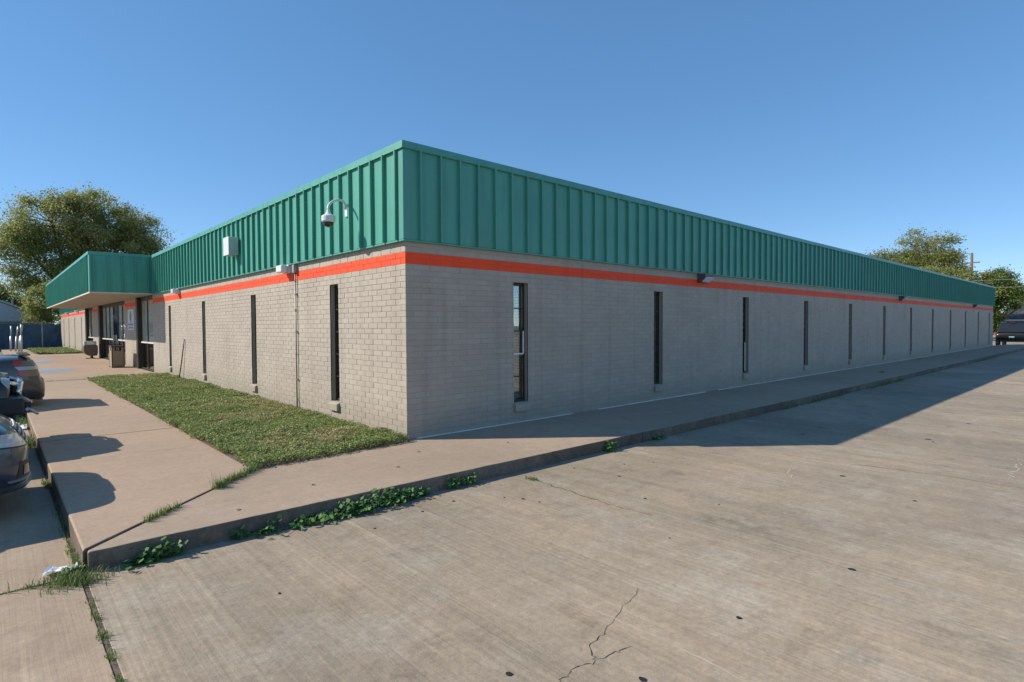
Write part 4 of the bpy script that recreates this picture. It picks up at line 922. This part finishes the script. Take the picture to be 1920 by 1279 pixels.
# neighbour's building with pale gable
t = thing('gabled_building', 'low tan building with a pale metal gable behind the screened fence', 'building', (-9, 60, -.18))
MB().box(-8, 8.0, 0, 14, 0, 2.35).build('wall', M['tanbrick'], t)
gm = MB(); pr = [(-8.6, 2.36), (8.1, 2.36), (8.1, 2.75), (-.2, 6.6), (-8.6, 2.7)]
n = len(pr); gm.add([(p[0], -.25, p[1]) for p in pr]+[(p[0], 14.2, p[1]) for p in pr], [tuple(range(n)), tuple(reversed(range(n, 2*n)))]+[(i, n+i, n+(i+1) % n, (i+1) % n) for i in range(n)]); rf_ = gm.build('roof', M['roofpale'], t)
ev = MB(); ev.add([(8.35, -.4, 2.70), (8.35, -.4, 2.84), (-.2, -.4, 6.80), (-.2, -.4, 6.64), (8.35, 14.3, 2.70), (8.35, 14.3, 2.84), (-.2, 14.3, 6.80), (-.2, 14.3, 6.64)], [(0, 1, 2, 3), (7, 6, 5, 4), (0, 4, 5, 1), (1, 5, 6, 2), (2, 6, 7, 3), (3, 7, 4, 0)]); ev.build('roof_edge', M['roofpale'], rf_)
MB().tube([(6.2, 5, 3.5), (6.2, 5, 4.5)], .08, 10).build('vent_pipe', M['conduit'], rf_)
MB().box(3.5, 4.4, -.02, .05, .8, 1.9).build('window', M['blackglass'], t)

# ================================================================== TREES
def tree(name, label, base, trunk_h, blobs, leaves, lsize, mat, seed, trunk_r=.25, clump=.55, bare=0, group='trees behind the buildings', hue=(.1, .8)):
    """blobs: (dx, dy, z, rx, ry, rz, weight) crown lobes; leaves sit in clumps at twig ends"""
    r = random.Random(seed); t = thing(name, label, 'tree', base, 0, group)
    tr_ = MB(); top = Vector((r.uniform(-.3, .3), r.uniform(-.3, .3), trunk_h)); tr_.tube([(0, 0, -.2), (r.uniform(-.1, .1), r.uniform(-.1, .1), trunk_h*.5), top], [trunk_r*1.25, trunk_r, trunk_r*.85], 10)
    tips = []; W_ = sum(b[6] for b in blobs)
    for b in blobs:
        c = Vector(b[:3]); mid = top.lerp(c, .5)+Vector((r.gauss(0, .3), r.gauss(0, .3), r.uniform(0, .4)))
        tr_.tube([top*.9, mid, c], [trunk_r*.6, trunk_r*.38, trunk_r*.16], 7)
        for k in range(max(8, int(95*b[6]/W_*len(blobs)/6))):
            while True:
                v = Vector((r.uniform(-1, 1), r.uniform(-1, 1), r.uniform(-1, 1)))
                if .25 < v.length < 1: break
            v = v*(v.length**-.35); p = c+Vector((v.x*b[3], v.y*b[4], v.z*b[5])); tips.append(p)
            if r.random() < .5: tr_.tube([c.lerp(mid, .3*r.random()), c.lerp(p, .5)+Vector((r.gauss(0, .2), r.gauss(0, .2), .15)), p], [trunk_r*.13, trunk_r*.08, .015], 5, caps=False)
    for k in range(bare):
        b = r.choice(blobs); c = Vector(b[:3]); a = r.uniform(0, 6.28); e = r.uniform(.0, 1.); p = c+Vector((math.cos(a)*math.cos(e)*b[3], math.sin(a)*math.cos(e)*b[4], math.sin(e)*b[5]))*r.uniform(1.05, 1.3)
        tr_.tube([c, c.lerp(p, .6)+Vector((r.gauss(0, .25), r.gauss(0, .25), .1)), p], [.06, .035, .012], 5, caps=False); tips.append(p); 
    tr_.build('trunk', M['bark'], t, smooth=True)
    rs_ = np.random.RandomState(seed); T = np.array([tuple(p) for p in tips]); n = leaves; idx = rs_.randint(0, len(T), n); sz = rs_.uniform(.55, 1.35, len(T))*clump
    off = rs_.normal(size=(n, 3))*sz[idx][:, None]*np.array([1, 1, .75]); Pp = T[idx]+off
    Nn = rs_.normal(size=(n, 3))*.8+np.array([0, 0, .7]); S = rs_.uniform(.6, 1.3, n)*lsize
    tone = rs_.uniform(hue[0], hue[1], len(T)); col = tone[idx]+rs_.normal(size=n)*.16
    leaf_mesh('crown', Pp, Nn, S, col, mat, t, .8)
    return t
# big tree left (behind the canopy)
tree('oak_tree', 'large spreading olive-green tree towering behind the canopy', (2.6, 66, -.2), 4.2,
     [(-4.3, 0, 9.8, 2.2, 2.6, 2.0, 1.2), (-2.4, -1, 12.2, 2.3, 2.4, 2.0, 1.1), (.2, 0, 13.6, 2.2, 2.4, 1.9, 1.1), (-1.6, .5, 9.6, 3.0, 3, 2.2, 1.4), (3.0, -.5, 12.6, 2.4, 2.4, 2.0, 1.2), (5.2, .5, 12.0, 1.8, 2, 1.7, .8), (3.0, 0, 9.2, 3.0, 3, 2.0, 1.3), (6.6, 1, 9.6, 2.2, 2.4, 1.6, 1.0), (8.2, 2, 8.4, 1.6, 2, 1.2, .6), (-3.9, 0, 6.9, 1.9, 2.4, 1.4, .7), (.4, 0, 7.2, 2.6, 3, 1.8, 1.1), (5.2, .3, 7.2, 3.0, 3, 1.7, 1.2), (-1.8, 0, 5.4, 1.8, 2, 1.3, .6), (.6, -.4, 10.8, 3.0, 2.6, 2.2, 1.3)],
     125000, .18, M['leafL'], 11, .42, .56, 46)
tree('thin_tree', 'sparse half-bare tree between the gable and the canopy', (-3.6, 69, -.2), 2.6,
     [(-1.2, 0, 4.8, 1.5, 1.8, 1.5, 1), (.6, .2, 5.4, 1.4, 1.6, 1.5, 1), (-2.6, .3, 6.0, 1.6, 1.8, 1.2, .8), (1.2, .4, 3.6, 1.1, 1.4, 1.1, .8)], 3600, .17, M['leafL'], 12, .13, .5, 60)
tree('round_bush', 'bright pale-green bushy tree beside the canopy end above the fence', (-.45, 57.3, -.2), 1.3,
     [(-.75, 0, 4.0, 1.1, 1.2, 1.0, 1), (.35, 0, 3.2, 1.1, 1.2, 1.0, 1.1), (-.9, 0, 2.9, .9, 1, .8, .7), (-.2, .2, 4.9, 1.0, 1, .8, .8)], 15000, .13, M['leafB'], 13, .1, .30, 0)
tree('dark_shrub', 'small dark green shrub in front of the gable roof at the left edge', (-4.2, 70, -.2), 3., [(0, 0, 5.0, 1.3, 1.5, .9, 1), (1.6, .4, 4.6, 1.2, 1.4, .8, 1)], 3000, .18, M['leafD'], 14, .12, .4, 6)
# trees right
tree('rounded_tree', 'rounded mid-green tree behind the far roof, left of the taller one', (72, 14.4, -.2), 3.4,
     [(0, 0, 8.6, 2.3, 2.4, 1.5, 1.2), (1, -2.4, 8.4, 2, 2, 1.5, 1), (-1, 2.4, 7.8, 2, 2, 1.3, 1), (0, -4, 7.4, 2, 1.8, 1.5, .8), (0, 4.4, 7.0, 2, 1.8, 1.2, .7), (0, 0, 6.4, 2, 3.4, 1.3, 1), (0, -4, 5.8, 2, 2.4, 1.3, 1)], 48000, .165, M['leafR'], 21, .26, .5, 4, hue=(.05, .6))
tree('tall_tree', 'tallest loose-crowned tree behind the far end of the roof', (74, 9.2, -.2), 4.,
     [(0, 1.2, 10.6, 1.6, 1.5, 1.7, 1.0), (0, -.8, 9.7, 1.7, 1.6, 1.5, 1.0), (0, -1.7, 8.7, 1.0, .9, .8, .3), (0, .6, 8.2, 2.2, 2.3, 1.5, 1.2), (0, -1.6, 7.2, 1.8, 1.5, .9, .7), (0, 3, 7.6, 1.6, 1.7, 1.3, .9)], 30000, .16, M['leafR'], 22, .24, .46, 60, hue=(.2, .95))
tree('low_tree', 'yellow-green low tree between the tall tree and the utility pole', (66, 5.2, -.2), 2.4,
     [(0, .8, 6.1, 1.6, 1.7, 1.0, 1), (0, -1.2, 5.8, 1.5, 1.5, .9, 1), (0, 2.8, 6.4, 1.5, 1.5, 1, .8), (0, -.5, 4.2, 1.6, 2, 1, .9), (0, 2.5, 4.4, 1.6, 2, 1, .9), (0, -2.3, 4.6, 1.3, 1.2, .9, .8)], 26000, .16, M['leafB'], 23, .18, .4, 4)
tree('dense_tree', 'dense dark-green tree at the right edge above the dark roof', (67, 1.7, -.2), 2.2,
     [(0, .6, 5.8, 1.5, 1.3, 1.1, 1.1), (0, -.6, 5.0, 1.4, 1.2, 1.0, 1), (0, 1.2, 4.4, 1.5, 1.2, 1.0, 1), (0, .9, 2.9, 1.2, .8, 1.0, .8), (0, -.4, 4.0, 1.2, .9, .8, .7), (0, 1.2, 1.7, 1.2, .8, .8, .6)], 27000, .15, M['leafD'], 24, .17, .36, 6)
tree('far_tree', 'hazy pale tree on the skyline at the extreme left of the roof ridge', (88, 27, -.2), 5., [(0, 0, 11.4, 1.8, 2.6, 1.4, 1), (0, 3, 11.6, 1.6, 1.8, 1.1, .7)], 3500, .24, M['leafR'], 25, .2, .5, 30, hue=(.5, 1.))
tree('yard_tree', 'soft green tree low behind the dark roof at the right edge', (92, -2.0, -.2), 3., [(0, 0, 4.6, 2, 2.4, 1.1, 1), (0, 3, 4.6, 2, 2.2, 1.1, 1), (0, -3.2, 5.0, 2, 2.2, 1.3, 1)], 9000, .22, M['leafB'], 26, .2, .5, 0)
# utility pole
t = thing('utility_pole', 'wooden utility pole rising behind the trees at the right', 'utility pole', (80, 6.25, -.2))
MB().tube([(0, 0, 0), (0, 0, 9.95)], [.17, .13], 10).build('pole', M['polewood'], t, smooth=True)
MB().box(-.06, .06, -.75, .75, 8.75, 8.87).build('crossarm', M['polewood'], t)
for y in (-.65, .65): MB().tube([(0, y, 8.87), (0, y, 9.02)], .035, 8).build('insulator', M['boxgrey'], t)
for k, (z, lb) in enumerate(((5.6, 'upper'), (4.9, 'lower'))):
    tag(MB().tube([(64, 40, z+3), (63, 4, z-.1), (62.5, -12, z-.15), (62, -40, z+.1)], .016, 5).build('power_line', M['conduit']), '%s thin cable crossing in front of the trees at the right edge' % lb, 'cable', 'overhead cables at the right edge')
# house with dark roof
t = thing('dark_roofed_house', 'house with a dark shingle roof behind the black vehicle', 'house', (84, -1.6, -.2))
MB().box(0, 9, -9, 5.6, 0, 2.2).build('wall', M['tanbrick'], t)
rf_ = MB(); rf_.add([(-.6, -9.5, 2.15), (-.6, 6.1, 2.15), (4.5, 5.3, 4.2), (4.5, -9.5, 4.2), (9.6, 6.1, 2.15), (9.6, -9.5, 2.15)], [(0, 3, 2, 1), (1, 2, 4), (2, 3, 5, 4), (0, 1, 4, 5), (0, 5, 3)]); rf_.build('roof', M['hood'], t)
MB().box(-.66, -.601, -9.5, 6.1, 2.0, 2.2).build('fascia_board', M['trimwhite'], t)
MB().box(-.04, .001, -1.5, .0, .9, 1.8).build('window', M['blackglass'], t)
t = thing('concrete_fence', 'pale low wall between the lot and the dark-roofed house', 'wall', (80, 0, -.2)); MB().box(-.1, .1, -40, 3.6, 0, 1.5).build('wall_panel', M['trimwhite'], t); MB().box(-.14, .14, -40, 3.62, 1.501, 1.58).build('coping', M['trimwhite'], t)

# distant tree belt round the neighbourhood
def belt(n, path, hgt, seed, sz):
    r = np.random.RandomState(seed); k = r.randint(0, len(path)-1, n); tt = r.rand(n); A = np.array(path); P_ = A[k]*(1-tt)[:, None]+A[k+1]*tt[:, None]
    h = hgt*(.55+.6*vnoise(P_[:, 0]*.11+50, P_[:, 1]*.11+50, 1., seed)+.3*vnoise(P_[:, 0]*.4+50, P_[:, 1]*.4+50, 1., seed+1))
    P3 = np.stack([P_[:, 0]+r.normal(size=n)*2.2, P_[:, 1]+r.normal(size=n)*2.2, h*r.rand(n)**.7-.3], 1)
    tag(leaf_mesh('distant_trees', P3, r.normal(size=(n, 3))+np.array([0, 0, .6]), r.uniform(.6, 1.3, n)*sz, r.rand(n), M['leafD']), 'far-off belt of trees along the horizon', 'trees', None, 'stuff')
belt(60000, [(-90, 118), (-30, 122), (40, 120), (100, 112), (128, 70), (135, 10), (132, -60), (120, -110)], 4.6, 77, .45)
